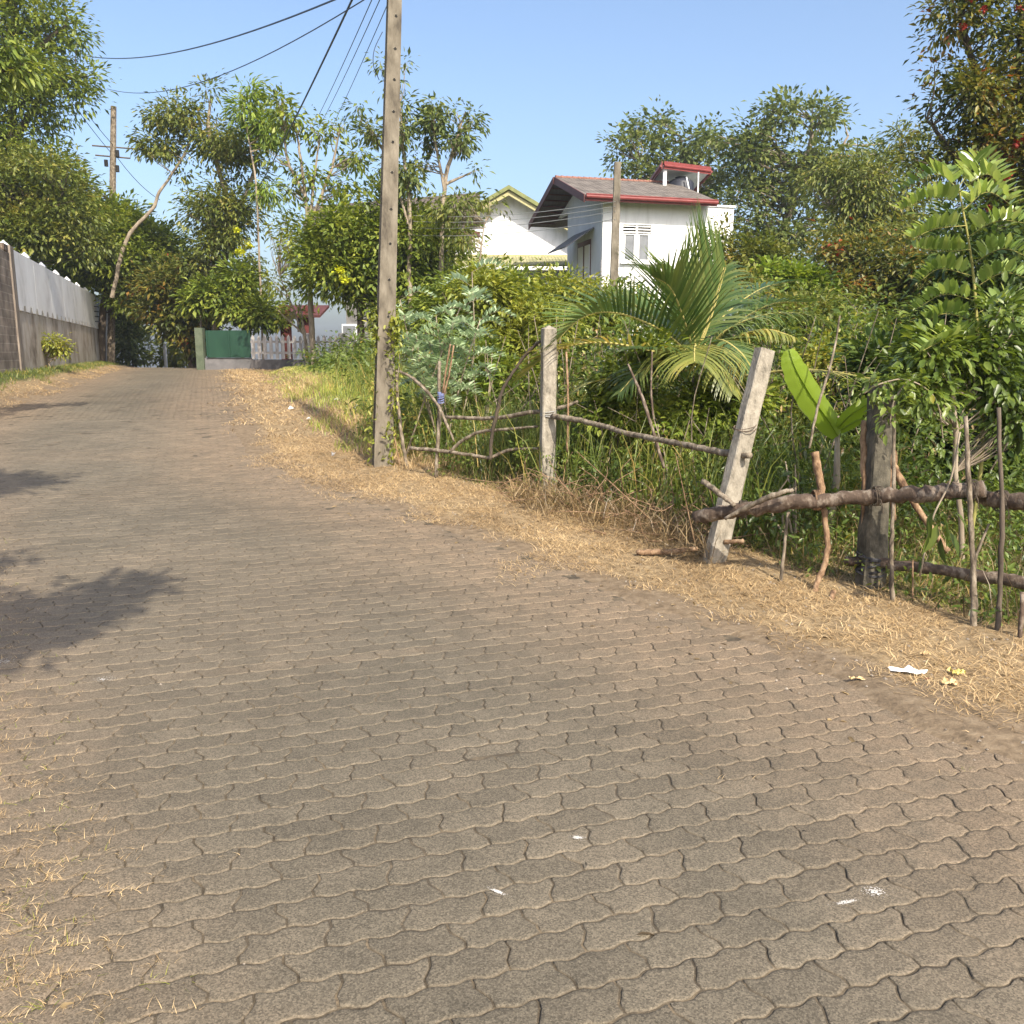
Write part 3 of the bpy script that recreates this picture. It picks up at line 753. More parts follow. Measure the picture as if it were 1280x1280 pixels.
def tile_material(name, c1, c2, sc):
    m, nt, N, L = mat(name)
    out = N.new('ShaderNodeOutputMaterial'); b = N.new('ShaderNodeBsdfPrincipled'); b.inputs['Roughness'].default_value = .85
    uv = N.new('ShaderNodeUVMap'); wv = N.new('ShaderNodeTexWave'); wv.inputs['Scale'].default_value = sc; wv.bands_direction = 'X'; L.new(uv.outputs[0], wv.inputs['Vector'])
    n = N.new('ShaderNodeTexNoise'); n.inputs['Scale'].default_value = 2.4; n.inputs['Detail'].default_value = 9; L.new(uv.outputs[0], n.inputs['Vector'])
    r_ = ramp(N, [(.3, c1), (.7, c2)]); L.new(n.outputs['Fac'], r_.inputs['Fac']); L.new(r_.outputs[0], b.inputs['Base Color'])
    bp = N.new('ShaderNodeBump'); bp.inputs['Distance'].default_value = .04; bp.inputs['Strength'].default_value = .9; L.new(wv.outputs['Fac'], bp.inputs['Height']); L.new(bp.outputs[0], b.inputs['Normal'])
    L.new(b.outputs[0], out.inputs[0]); return m
ROOFG = tile_material('roof_sheet_grey', (.075, .062, .05), (.18, .155, .13), 1.6)

def quad_slab(mb, a, b_, c, d, th):
    n = (b_ - a).cross(d - a).normalized() * th
    vs = [a, b_, c, d, a + n, b_ + n, c + n, d + n]
    mb.add(vs, [(0, 3, 2, 1), (4, 5, 6, 7), (0, 1, 5, 4), (1, 2, 6, 5), (2, 3, 7, 6), (3, 0, 4, 7)])

# --- the white house with the red eave
fx = Vector((.97, .243, 0)).normalized(); fy = Vector((-fx.y, fx.x, 0))
E = Vector((2.70, 34.0, 7.26))                       # front-left eave corner
hb = 1.0
hr = thing('white_house', (3.4, 34.8, hb), 'white upper storey house with red eave board and grey sheet roof', 'house')
LEN = 5.3; W_ = 7.7
A = E; B = E + fx * LEN; C_ = E + fy * W_; D_ = C_ + fx * LEN
ri = Vector((0, 0, 1.30)); R1 = E + fy * W_ / 2 + ri - fx * .0; R2 = R1 + fx * LEN
mb = MB(); quad_slab(mb, A, B, R2, R1, .05); rf = mb.build('roof', ROOFG, hr); uv_wall(rf, fx, fy)
mb = MB(); quad_slab(mb, R1, R2, D_, C_, .05); rf2 = mb.build('roof', ROOFG, hr); uv_wall(rf2, fx, fy)
mb = MB(); quad_slab(mb, A + Vector((0, 0, -.09)) + fy * .03, R1 + Vector((0, 0, -.09)), R2 + Vector((0, 0, -.09)), B + Vector((0, 0, -.09)) + fy * .03, -.03)
quad_slab(mb, R1 + Vector((0, 0, -.09)), C_ + Vector((0, 0, -.09)), D_ + Vector((0, 0, -.09)), R2 + Vector((0, 0, -.09)), -.03)
mb.build('soffit', SOFFIT, hr)
mb = MB(); mb.frame_box(A - fy * .05 + Vector((0, 0, -.17)), fx * LEN, fy * .04, Vector((0, 0, .16)))
mb.build('fascia', REDP, hr)
mb = MB(); mb.tube([A - fy * .10 + Vector((0, 0, -.02)), B - fy * .10 + Vector((0, 0, -.05))], .075, 10); mb.tube([A - fy * .13 + Vector((0, 0, .06)), B - fy * .13 + Vector((0, 0, .03))], .028, 6); mb.build('gutter', REDP, hr)
for (p, q) in ((A, R1), (C_, R1)):
    mb = MB(); n = Vector((0, 0, -.22)); quad_slab(mb, p - fx * .05 + Vector((0, 0, .06)), p - fx * .05 + n, q - fx * .05 + n, q - fx * .05 + Vector((0, 0, .06)), .045); mb.build('bargeboard', MAROON, hr)
mb = MB()
for k in range(22):
    a = R1 + fx * (LEN * k / 22) + Vector((0, 0, .05)); mb.tube([a, a + fx * (LEN / 22 * 1.0)], [.085, .062], 8)
mb.build('ridge_tiles', simple('ridge_tile_red', [(.3, (.16, .07, .05)), (.7, (.30, .15, .11))], 7, bump=.4), hr)
for k in range(1, 8):
    for s_ in (0, 1):
        mb = MB(); a = (A if s_ == 0 else C_) + Vector((0, 0, -.14)); a = a.lerp(R1 + Vector((0, 0, -.14)), k / 8); mb.tube([a + fx * .02, a + fx * 1.0], .03, 4); mb.build('purlin', MAROON, hr)
# walls: front-left corner
K0 = E + fx * .92 + fy * .62; K0.z = hb
zt = 7.4
def wallbox(mb, o, a, b_, z0, z1): mb.frame_box(Vector((o.x, o.y, z0)), a, b_, Vector((0, 0, z1 - z0)))
mb = MB()
# front wall with a window hole: pieces
wx0 = (at(779, 300, 36).x - K0.x) / fx.x; 
def fpos(px, py):
    """distance along the facade and height for a photo position on the facade plane"""
    u = (px - 640) / FPX; v = (640 - py) / FPX; yy = CP + v * SP; zz = -SP + v * CP
    dirv = Vector((u, yy, zz)); nrm = fy
    t = (K0 - Vector((0, 0, EYE))).dot(nrm) / dirv.dot(nrm); p = Vector((0, 0, EYE)) + dirv * t
    return (p - K0).dot(fx), p.z
sx0, zb = fpos(778, 327); sx1, ztp = fpos(814, 294); zv0 = fpos(795, 293)[1]; zv1 = fpos(795, 281)[1]
FL = LEN - .95
th = fy * .2
wallbox(mb, K0, fx * sx0, th, hb, zt); wallbox(mb, K0 + fx * sx1, fx * (FL - sx1), th, hb, zt)
wallbox(mb, K0 + fx * sx0, fx * (sx1 - sx0), th, hb, zb); wallbox(mb, K0 + fx * sx0, fx * (sx1 - sx0), th, zv1, zt)
mb.build('front_wall', WHITE, hr)
mb = MB(); wallbox(mb, K0 + fy * .2, fx * .2, fy * 4.0, hb, zt); mb.build('side_wall', OFFW_SHADE, hr)  # white wall, its shade put into a greyer colour
mb = MB(); wallbox(mb, K0 + fy * 4.2 + fx * 0, fx * FL, fy * .2, hb, zt); wallbox(mb, K0 + fy * 4.4 + fx * 1.6, fx * 2.7, fy * 2.2, hb, zt + .4); mb.build('back_wall', OFFW_SHADE, hr)
mb = MB()
ga = K0 + fy * .22 + fx * .02; vs = [ga + Vector((0, 0, zt - hb)), ga + fy * 5.6 + Vector((0, 0, zt - hb)), ga + fy * 2.7 + Vector((0, 0, zt - hb + .9))]; vs += [v + fx * .15 for v in vs]
mb.add(vs, [(0, 2, 1), (3, 4, 5), (0, 1, 4, 3), (1, 2, 5, 4), (2, 0, 3, 5)]); mb.build('gable_wall', OFFW_SHADE, hr)  # same greyed white carries the shade of this gable
# window: vent above two panes
wnd = MB(); mid = (sx0 + sx1) / 2
def wbox(mb, s0, s1, z0, z1, dep, t=.04): mb.frame_box(Vector((0, 0, z0)) + (K0 - Vector((0, 0, hb))) + fx * s0 + fy * dep, fx * (s1 - s0), fy * t, Vector((0, 0, z1 - z0)))
fw = .11
wbox(wnd, sx0, sx1, zb, zb + fw * .8, .03, .08); wbox(wnd, sx0, sx1, ztp, zv0 + .02, .03, .08)
wbox(wnd, sx0, sx0 + fw, zb + fw * .8, ztp, .03, .08); wbox(wnd, sx1 - fw, sx1, zb + fw * .8, ztp, .03, .08); wbox(wnd, mid - fw, mid + fw, zb + fw * .8, ztp, .03, .08)
wbox(wnd, mid - .04, mid + .04, zv0 + .02, zv1, .03, .08)
win = wnd.build('window', WHITE, hr)
for s0, s1 in ((sx0 + fw, mid - fw), (mid + fw, sx1 - fw)):
    g_ = MB(); wbox(g_, s0, s1, zb + fw * .8, ztp, .07, .02); g_.build('pane', GLASS, win)
vb = MB(); wbox(vb, sx0, sx1, zv0 + .02, zv1, .13, .02); vb.build('vent_recess', DARK, win)
for s0, s1 in ((sx0, mid - .04), (mid + .04, sx1)):
    vb = MB()
    for k in range(3): wbox(vb, s0, s1, zv0 + .06 + k * (zv1 - zv0 - .02) / 3, zv0 + .06 + k * (zv1 - zv0 - .02) / 3 + .05, .04, .05)
    vb.build('vent_louvre', WHITE, win)
mb = MB(); wbox(mb, sx0 - .12, sx1 + .7, zb - .09, zb - .03, -.14, .14); mb.build('window_sill', OFFW_SHADE, hr)
# side window and its lean-to awning on the gable side
sd = MB(); c = K0 + fy * 1.1 - fx * .03
def sbox(mb, t0, t1, z0, z1, dep, t=.05): mb.frame_box(Vector((K0.x, K0.y, z0)) + fy * t0 - fx * dep, fy * (t1 - t0), fx * t, Vector((0, 0, z1 - z0)))
sbox(sd, 1.3, 3.0, 4.2, 6.0, .01, .02); pn = sd.build('side_window', MAROON, hr)
for a in (1.4, 2.25):
    g_ = MB(); sbox(g_, a, a + .62, 4.3, 5.8, .035, .02); g_.build('pane', WHITE, pn)
aw = MB(); a = K0 + fy * .9; a = Vector((a.x, a.y, 6.35)); quad_slab(aw, a - fx * 1.15 + Vector((0, 0, -.75)), a - fx * .02, a - fx * .02 + fy * 2.5, a - fx * 1.15 + fy * 2.5 + Vector((0, 0, -.75)), .04)
aw.build('awning', simple('awning_grey', [(.3, (.10, .10, .10)), (.7, (.18, .18, .18))], 4, bump=.1), hr)
mb = MB()
for zz in (3.6, 4.4): mb.tube([Vector((K0.x, K0.y, zz)) - fx * .7 - fy * .5, Vector((K0.x, K0.y, zz)) + fx * 1.0 - fy * .5], .03, 5)
mb.tube([Vector((K0.x, K0.y, 1.5)) - fx * .2 - fy * .5, Vector((K0.x, K0.y, 5.0)) - fx * .2 - fy * .5], .035, 5)
mb.build('railing', simple('grey_rail', [(.3, (.2, .2, .21)), (.7, (.3, .3, .31))], 4, bump=0), hr)
# flat roofed right-hand part with parapet and stair head
mb = MB(); o = K0 + fx * FL + fy * .3; wallbox(mb, o, fx * 1.25, fy * 4.8, hb, 7.22); mb.build('wing_wall', WHITE, hr)
mb = MB(); wallbox(mb, o - fx * .02 - fy * .06, fx * 1.33, fy * 4.9, 7.222, 7.30); mb.build('parapet_coping', OFFW_SHADE, hr)
# slab for tank
mb = MB(); o = R1 + fx * 4.2 + fy * .6; wallbox(mb, o, fx * 2.3, fy * 2.6, hb + 2, 7.75); mb.build('tank_base', OFFW_SHADE, hr)
tk = at(850, 256, 38.9)
T = thing('water_tank', (tk.x, tk.y, 7.75), 'black plastic water tank on the white house under the red canopy', 'water tank')
mb = MB(); zt0 = 7.97
for prof in [[(0, .0), (.53, 0), (.55, .06), (.55, .25), (.57, .27), (.55, .29), (.55, .58), (.50, .68), (.30, .78), (.22, .79)]]:
    n = 24; vs = []; fs = []
    for (r_, z_) in prof: vs += [(tk.x + r_ * math.cos(2 * math.pi * k / n), tk.y + r_ * math.sin(2 * math.pi * k / n), zt0 + z_) for k in range(n)]
    for i in range(len(prof) - 1):
        for k in range(n): fs.append((i * n + k, i * n + (k + 1) % n, (i + 1) * n + (k + 1) % n, (i + 1) * n + k))
    mb.add(vs, fs)
TANK = simple('tank_plastic', [(.3, (.02, .022, .03)), (.7, (.04, .043, .055))], 4, rough=.45, bump=0)
mb.build('tank_body', TANK, T, smooth=True)
mb = MB(); mb.tube([(tk.x, tk.y, zt0 + .78), (tk.x, tk.y, zt0 + .86)], .24, 20); mb.build('tank_lid', TANK, T)
mb = MB(); mb.tube([(tk.x + .6, tk.y - .7, 7.0), (tk.x + .6, tk.y - .65, 8.9)], .03, 6); mb.tube([(tk.x + .1, tk.y - .7, 8.7), (tk.x + .45, tk.y - .75, 7.3)], .03, 6); mb.build('pipe', WHITE, T)
# red canopy over the tank: a shed roof on posts
ca_ = at(829, 208, 38.0); cb = at(887, 213, 38.9)
e1 = Vector((cb.x - ca_.x, cb.y - ca_.y, 0)); cc = ca_ + Vector((-.16, 3.2, -.35)); cd = cc + e1; cb.z = ca_.z - .05; cd.z = cc.z
mb = MB(); quad_slab(mb, ca_, cb, cd, cc, .05); cn = mb.build('canopy_roof', OFFW_SHADE, hr)
mb = MB(); quad_slab(mb, ca_ + Vector((0, 0, .12)), cb + Vector((0, 0, .12)), cd + Vector((0, 0, .12)), cc + Vector((0, 0, .12)), .04); mb.build('canopy_top', REDP, cn)
for (p, q) in ((ca_, cb), (cb, cd), (cc, ca_)):
    mb = MB(); dv = (q - p).normalized(); out = Vector((dv.y, -dv.x, 0)) * .03
    quad_slab(mb, p + out - Vector((0, 0, .10)), q + out - Vector((0, 0, .10)), q + out + Vector((0, 0, .20)), p + out + Vector((0, 0, .20)), .04); mb.build('canopy_fascia', REDP, cn)
    mb = MB(); mb.tube([p + out * 3 + Vector((0, 0, .02)), q + out * 3 + Vector((0, 0, .02))], .05, 8); mb.build('canopy_gutter', REDP, cn)
for p in (ca_ + Vector((.1, .15, 0)), cd + Vector((-.1, -.4, 0)), cc + Vector((.1, -.4, 0))):
    mb = MB(); mb.frame_box((p.x - .07, p.y - .07, 6.6), (.14, 0, 0), (0, .14, 0), (0, 0, p.z - 6.6)); mb.build('canopy_post', WHITE, cn)

# --- the white gabled house with green trim, further back on the left
hl = thing('gabled_house', (0, 46, 1.2), 'bright white gable end with yellow green roof trim behind trees', 'house')
dL = 46.0; apx = at(635, 240, dL); rr_ = at(694, 277, dL); ll_ = at(553, 284, dL)
gx_ = Vector((1, 0.05, 0)).normalized(); gy_ = Vector((-gx_.y, gx_.x, 0))
def gp(px, py, off=0):
    p = at(px, py, dL); return p + gy_ * off
mb = MB(); f0 = [Vector((gp(545, 290).x, dL, 1.2)), Vector((gp(725, 290).x, dL, 1.2)), Vector((gp(725, 293).x, dL, gp(725, 294).z)), Vector((gp(635, 243).x, dL, gp(635, 243).z)), Vector((gp(545, 291).x, dL, gp(545, 292).z))]
vs = f0 + [v + gy_ * 9 for v in f0]; mb.add(vs, [(0, 1, 2, 3, 4), (9, 8, 7, 6, 5), (0, 5, 6, 1), (1, 6, 7, 2), (4, 9, 5, 0)]); mb.build('wall', WHITE, hl)
ap = gp(635, 238, -.9); rE = gp(735, 298, -.9); lE = gp(536, 295, -.9)
mb = MB(); quad_slab(mb, ap, rE, rE + gy_ * 10.5, ap + gy_ * 10.5, -.08); quad_slab(mb, lE, ap, ap + gy_ * 10.5, lE + gy_ * 10.5, -.08)
rfm = mb.build('roof', tile_material('roof_green', (.10, .11, .05), (.20, .20, .09), 2), hl); uv_wall(rfm, gy_, gx_)
for (p, q) in ((ap, rE), (lE, ap)):
    mb = MB(); quad_slab(mb, p - gy_ * .03 + Vector((0, 0, .10)), q - gy_ * .03 + Vector((0, 0, .10)), q - gy_ * .03 + Vector((0, 0, -.10)), p - gy_ * .03 + Vector((0, 0, -.10)), .05); mb.build('bargeboard', GREENP, hl)
    mb = MB(); quad_slab(mb, p + gy_ * .1 + Vector((0, 0, -.16)), q + gy_ * .1 + Vector((0, 0, -.16)), q + gy_ * .1 + Vector((0, 0, -.36)), p + gy_ * .1 + Vector((0, 0, -.36)), .05); mb.build('trim_board', YELP, hl)
vt = MB(); a = gp(566, 308); b_ = gp(590, 299); vt.frame_box((a.x, a.y - .06, a.z), (b_.x - a.x, 0, 0), (0, .08, 0), (0, 0, b_.z - a.z)); vo = vt.build('vent_window', DARK, hl)
for k in range(3):
    vt = MB(); vt.frame_box((a.x, a.y - .10, a.z + .02 + k * .13), (b_.x - a.x, 0, 0), (0, .05, .03), (0, 0, .04)); vt.build('louvre', CONC, vo)
# lower lean-to roof in front of the gable
l0 = at(560, 322, 44.5); l1 = at(716, 323, 44.5); l2 = at(716, 333, 42.5); l3 = at(545, 333, 42.5)
mb = MB(); quad_slab(mb, l3, l2, l1, l0, .08); lr = mb.build('lower_roof', tile_material('roof_moss', (.22, .22, .10), (.40, .37, .20), 2), hl); uv_wall(lr, gx_, gy_)
mb = MB(); quad_slab(mb, l0 + Vector((0, .02, .06)), l1 + Vector((0, .02, .06)), l1 + Vector((0, .02, .16)), l0 + Vector((0, .02, .16)), .05); mb.build('flashing', YELP, hl)
mb = MB(); mb.frame_box((l3.x + .3, 43.2, 1.2), (l2.x - l3.x - .5, 0, 0), (0, 2.8, 0), (0, 0, l3.z - 1.3)); mb.build('lower_wall', simple('grey_plaster', [(.3, (.30, .29, .28)), (.7, (.45, .44, .42))], 2, bump=.2), hl)
mb = MB(); mb.frame_box((l3.x + .2, 43.1, 4.6), (l2.x - l3.x - .3, 0, 0), (0, .09, 0), (0, 0, .25)); mb.build('string_course', WHITE, hl)

# --- house behind the picket fence
hp = thing('shaded_house', (-7, 38, 1.0), 'grey house half hidden by bushes behind the picket fence', 'house')
a = at(388, 450, 38.5); b_ = at(560, 450, 38.5)
mb = MB(); mb.frame_box((a.x + 1.6, 38.5, .9), (b_.x - a.x - 1.6, 0, 0), (0, 6, 0), (0, 0, 6.1)); mb.build('wall', simple('shaded_grey_wall', [(.3, (.11, .105, .10)), (.7, (.24, .23, .22))], 2, bump=.2), hp)  # grey wall, its shadowy tone put into a darker colour
mb = MB(); rz0 = at(388, 287, 37.0); r1 = at(383, 262, 38.5); 
p0 = at(380, 290, 36.6); p1 = at(600, 286, 36.6); p2 = at(600, 244, 40); p3 = at(384, 262, 40)
quad_slab(mb, p0, p1, p2, p3, .12); rf = mb.build('roof', tile_material('roof_dark', (.07, .055, .045), (.13, .10, .08), 2), hp); uv_wall(rf, Vector((1, 0, 0)), Vector((0, 1, 0)))
mb = MB(); mb.frame_box((p0.x, p0.y, p0.z - .2), (p1.x - p0.x, 0, 0), (0, .05, 0), (0, 0, .22)); mb.build('fascia', MAROON, hp)
for px in (352, 381):
    q = at(px, 450, 37.2); mb = MB(); mb.frame_box((q.x, q.y, .9), (.38, 0, 0), (0, .38, 0), (0, 0, 2.6)); mb.build('column', simple('column_red', [(.3, (.09, .022, .02)), (.7, (.14, .04, .035))], 3, bump=.1), hp)
q = at(340, 397, 36.9); q1 = at(400, 397, 36.9); mb = MB(); quad_slab(mb, q, q1, q1 + Vector((0, 2, .5)), q + Vector((0, 2, .5)), .1); mb.build('porch_roof', MAROON, hp)
for px0, px1, y0, y1 in ((428, 446, 428, 405), (372, 379, 415, 396)):
    q = at(px0, y0, 38.45); q1 = at(px1, y1, 38.45); m_ = MB(); m_.frame_box((q.x, 38.42, q.z), (q1.x - q.x, 0, 0), (0, .06, 0), (0, 0, q1.z - q.z)); wf = m_.build('window', OFFW_SHADE, hp)
    m_ = MB(); m_.frame_box((q.x + .06, 38.39, q.z + .08), (q1.x - q.x - .12, 0, 0), (0, .025, 0), (0, 0, q1.z - q.z - .16)); m_.build('pane', GLASS, wf)

# ================================================================== picket fence and green gate
def gbase(px, d): 
    p = at(px, 455, d); return Vector((p.x, p.y, hz(p.x, p.y)))
pf = thing('picket_fence', gbase(330, 35), 'white picket fence on a low dark wall behind the road bend', 'fence')
PK = simple('picket_paint', [(.3, (.24, .22, .20)), (.7, (.46, .43, .40))], (6, 6, 3), bump=.3)
pz0 = at(330, 458, 35).z; z1 = at(330, 448, 35).z; z2 = at(330, 419, 35).z
xa = at(314, 450, 35).x; xb = at(462, 450, 35).x
mb = MB(); mb.frame_box((xa, 34.9, pz0 - .4), (xb - xa, 0, 0), (0, .22, 0), (0, 0, z1 - pz0 + .36)); mb.build('low_wall', simple('dark_plinth', [(.3, (.06, .055, .055)), (.7, (.13, .12, .115))], 3, bump=.3), pf)
for zz in (z1 + .17, z2 - .30):
    mb = MB(); mb.frame_box((xa, 35.0, zz), (xb - xa, 0, 0), (0, .05, 0), (0, 0, .09)); mb.build('rail', PK, pf)
npk = 20
for i in range(npk):
    x = xa + (xb - xa) * (i + .5) / npk; w_ = .125; hgt = z2 + random.uniform(-.02, .02)
    if i in (9, 15):
        mb = MB(); mb.frame_box((x - .13, 34.88, z1 - .04), (.26, 0, 0), (0, .26, 0), (0, 0, z2 - z1 + .12)); mb.build('post', PK, pf); continue
    mb = MB(); f0 = [Vector((x - w_ / 2, 34.95, z1 - .02)), Vector((x + w_ / 2, 34.95, z1 - .02)), Vector((x + w_ / 2, 34.95, hgt - .1)), Vector((x, 34.95, hgt)), Vector((x - w_ / 2, 34.95, hgt - .1))]
    vs = f0 + [v + Vector((0, .035, 0)) for v in f0]; mb.add(vs, [(0, 1, 2, 3, 4), (9, 8, 7, 6, 5)] + [(k, k + 5, (k + 1) % 5 + 5, (k + 1) % 5) for k in range(5)]); mb.build('picket', PK, pf)
gg = thing('green_gate', gbase(285, 35), 'green sheet metal gate left of the picket fence', 'gate')
GREEN = simple('green_paint', [(.3, (.009, .036, .022)), (.7, (.020, .062, .036))], (2, 2, 1), rough=.5, bump=.1)
ga = at(259, 447, 35.1); gb = at(312, 413, 35.1)
mb = MB(); mb.frame_box((ga.x, 35.1, ga.z), (gb.x - ga.x, 0, 0), (0, .04, 0), (0, 0, gb.z - ga.z)); mb.build('sheet', GREEN, gg)
for x in (ga.x, gb.x - .06, (ga.x + gb.x) / 2): 
    mb = MB(); mb.frame_box((x, 35.06, ga.z + .03), (.06, 0, 0), (0, .035, 0), (0, 0, gb.z - ga.z - .06)); mb.build('frame', GREEN, gg)
mb = MB(); mb.frame_box((ga.x - .25, 35.16, ga.z - .7), (gb.x - ga.x + .25, 0, 0), (0, .2, 0), (0, 0, .69)); mb.build('plinth', simple('plinth_grey', [(.3, (.10, .10, .10)), (.7, (.19, .18, .18))], 3, bump=.3), gg)
mb = MB(); mb.frame_box((ga.x - .42, 35.05, .4), (.3, 0, 0), (0, .3, 0), (0, 0, gb.z + .1 - .4))
tag(settle(mb.build('gate_pillar', simple('mossy_pillar', [(.3, (.05, .07, .04)), (.7, (.13, .15, .10))], 3, bump=.3))), 'dark mossy pillar at the left edge of the green gate', 'pillar')

# ================================================================== concrete utility pole and wires
pb = ground_at(476, 582); pb.z -= .3
pt = Vector((pb.x + .42, pb.y + .1, 8.2))
up_ = thing('utility_pole', (pb.x, pb.y, pb.z + .3), 'tall weathered concrete utility pole with bolt holes beside the road', 'pole')
def ppt(z): return pb.lerp(pt, (z - pb.z) / (pt.z - pb.z))
ang = R(17); ax1 = Vector((math.cos(ang), math.sin(ang), 0)); ax2 = Vector((-math.sin(ang), math.cos(ang), 0))   # ax1: along the broad face, ax2 away
mb = MB(); n = 26; vs = []; fs = []
prof = [(-.5, -.5), (.5, -.5), (.5, .5), (-.5, .5), (-.5, .30), (-.16, .20), (-.16, -.20), (-.5, -.30)]
for i in range(n + 1):
    t = i / n; c = pb.lerp(pt, t); wd_ = .235 - .12 * t; dp = .20 - .08 * t
    for (a, b_) in prof: vs.append(c + ax1 * a * wd_ * (1 + random.uniform(-.015, .015)) + ax2 * b_ * dp * (1 + random.uniform(-.015, .015)))
K = len(prof)
for i in range(n):
    for k in range(K): fs.append((i * K + k, i * K + (k + 1) % K, (i + 1) * K + (k + 1) % K, (i + 1) * K + k))
fs.append(tuple(n * K + k for k in range(K))); mb.add(vs, fs); mb.build('pole', CONC, up_)
for py in (20, 61, 100, 140, 178, 216, 262, 305, 350, 396):
    z = at(485, py, pb.y).z; c = ppt(z); t = (z - pb.z) / (pt.z - pb.z); dp = .20 - .08 * t
    mb = MB(); f = c - ax2 * (dp / 2 + .004) + ax1 * .015; mb.tube([f, f + ax2 * .02], .016, 10); mb.build('bolt_hole', DARK, up_)
    mb = MB(); ring = [f + Vector((0, 0, 0)) - ax2 * .003]
    mb.tube([f - ax2 * .001 + ax1 * .017 + Vector((0, 0, .004)), f - ax2 * .003 - ax1 * .004 + Vector((0, 0, .02)), f - ax2 * .001 - ax1 * .02 + Vector((0, 0, 0))], .0035, 4); mb.build('hole_rim', CONC_POST, up_)
mb = MB(); c = ppt(7.7); mb.frame_box(c - Vector((.35, .17, .05)), (1.5, 0, 0), (0, .07, 0), (0, 0, .1)); mb.build('crossarm', BARK_DARK, up_)
for dx in (.1, .45, .8, 1.05):
    mb = MB(); q = c + Vector((dx, -.13, .05)); mb.tube([q, q + Vector((0, 0, .06)), q + Vector((0, 0, .13))], [.03, .05, .03], 10); mb.build('insulator', WHITE, up_)
top = ppt(7.7)
def wire(a, b_, sag, r, m, label, group=None, n=24):
    a = Vector(a); b_ = Vector(b_)
    pts = [a.lerp(b_, i / n) - Vector((0, 0, sag * 4 * (i / n) * (1 - i / n))) for i in range(n + 1)]
    mb = MB(); mb.tube(pts, r, 5); tag(settle(mb.build('power_cable', m)), label, 'cable', group)
WB2 = simple('cable_blue_black', [(.3, (.03, .04, .07)), (.7, (.06, .08, .12))], 4, rough=.4, bump=0)
def gowire(px0, py0, px1, py1, d0, d1, sag, r, label, m=WB2, ext=.55):
    a = at(px0, py0, d0); b_ = at(px1, py1, d1); wire(a, b_, sag, r, m, label, 'cables strung along the road')
gowire(548, -235, 322, 236, pb.y, 37, .18, .020, 'thickest bluish cable running from the pole top down into the trees')
gowire(568, -240, 385, 170, pb.y, 40, .15, .010, 'thin cable just right of the thick cable beside the pole', )
gowire(580, -240, 398, 160, pb.y, 41, .15, .010, 'middle one of the thin cables left of the pole')
gowire(588, -238, 404, 180, pb.y, 42, .15, .009, 'thin cable nearest the pole on its left side')
gowire(486, -30, 108, 70, pb.y, 26, .35, .012, 'dark cable crossing the sky at the upper left, the higher one')
gowire(486, -20, 134, 111, pb.y, 27, .5, .008, 'fainter thin cable crossing the sky below the darker one')
def pxpath(pts, n=6): return spline([at(*p) for p in pts], n)
mb = MB(); mb.tube(pxpath([(497, -40, 11.1), (499, 40, 11.0), (498, 95, 11.0), (494, 130, 11.1), (497, 190, 11.1)]), .006, 5); tag(settle(mb.build('hanging_cable', WB2)), 'loose thin cable hanging down right beside the pole', 'cable')
mb = MB(); mb.tube(pxpath([(478, 40, 11.1), (468, 62, 11.0), (467, 82, 11.0), (474, 100, 11.15)]), .005, 5); tag(settle(mb.build('cable_loop', WB2)), 'small loop of cable on the left face of the pole', 'cable')

# second concrete post among the shrubs
q0 = at(764, 450, 22); q0.z = hz(q0.x, q0.y); q1 = at(772, 203, 22)
sp_ = thing('service_pole', q0, 'slim pale concrete service pole in front of the white house', 'pole')
mb = MB(); vs = []
for (c, w_) in ((q0, .22), (q1, .15)):
    for a, b_ in ((-.5, -.5), (.5, -.5), (.5, .5), (-.5, .5)): vs.append(c + Vector((a * w_, b_ * w_, 0)))
mb.add(vs, [(0, 1, 5, 4), (1, 2, 6, 5), (2, 3, 7, 6), (3, 0, 4, 7), (4, 5, 6, 7)]); mb.build('pole', CONC, sp_)
for k, (py, yl, lb) in enumerate(((252, 246, 'top one of the four thin wires between the service pole and the trees'), (258, 254, 'second from the top of the four thin wires by the service pole'), (264, 263, 'third from the top of the four thin wires by the service pole'), (274, 272, 'lowest of the four thin wires by the service pole'))):
    a = at(769, py, 21.9); b_ = at(392, yl + 4, 33)
    wire(a, b_, .45, .0085, WIRE_GREY, lb, 'thin wires from the service pole')

# far wooden pole left
q0 = at(137, 440, 42); q0.z = hz(q0.x, q0.y) - .2; q1 = at(142, 133, 42)
fp = thing('far_pole', q0, 'distant brown electricity pole standing above the left trees', 'pole')
mb = MB(); mb.tube([q0, q1], [.19, .13], 8, wob=.05); mb.build('pole', WOOD_PALE, fp)
for py, w_ in ((182, 26), (194, 22)):
    a = at(141 - w_, py, 41.8); b_ = at(141 + w_, py + 4, 42.2); mb = MB(); mb.tube([a, b_], .035, 5); mb.build('crossarm', BARK_DARK, fp)
for px, py in ((133, 208), (147, 196), (147, 215)):
    q = at(px, py, 41.8); mb = MB(); mb.tube([q, q + Vector((0, 0, .28))], .09, 8); mb.build('insulator', DARK, fp)
for k, (x0, y0, x1, y1, lb) in enumerate(((88, 125, 138, 190, 'left of the two thin wires slanting to the far brown pole'), (100, 130, 142, 182, 'right of the two thin wires slanting to the far brown pole'))):
    wire(at(x0, y0, 38), at(x1, y1, 42), .05, .014, WIRE, lb)
wire(at(146, 196, 42), at(200, 250, 44), .2, .014, WIRE, 'thin wire falling from the far brown pole into the trees')

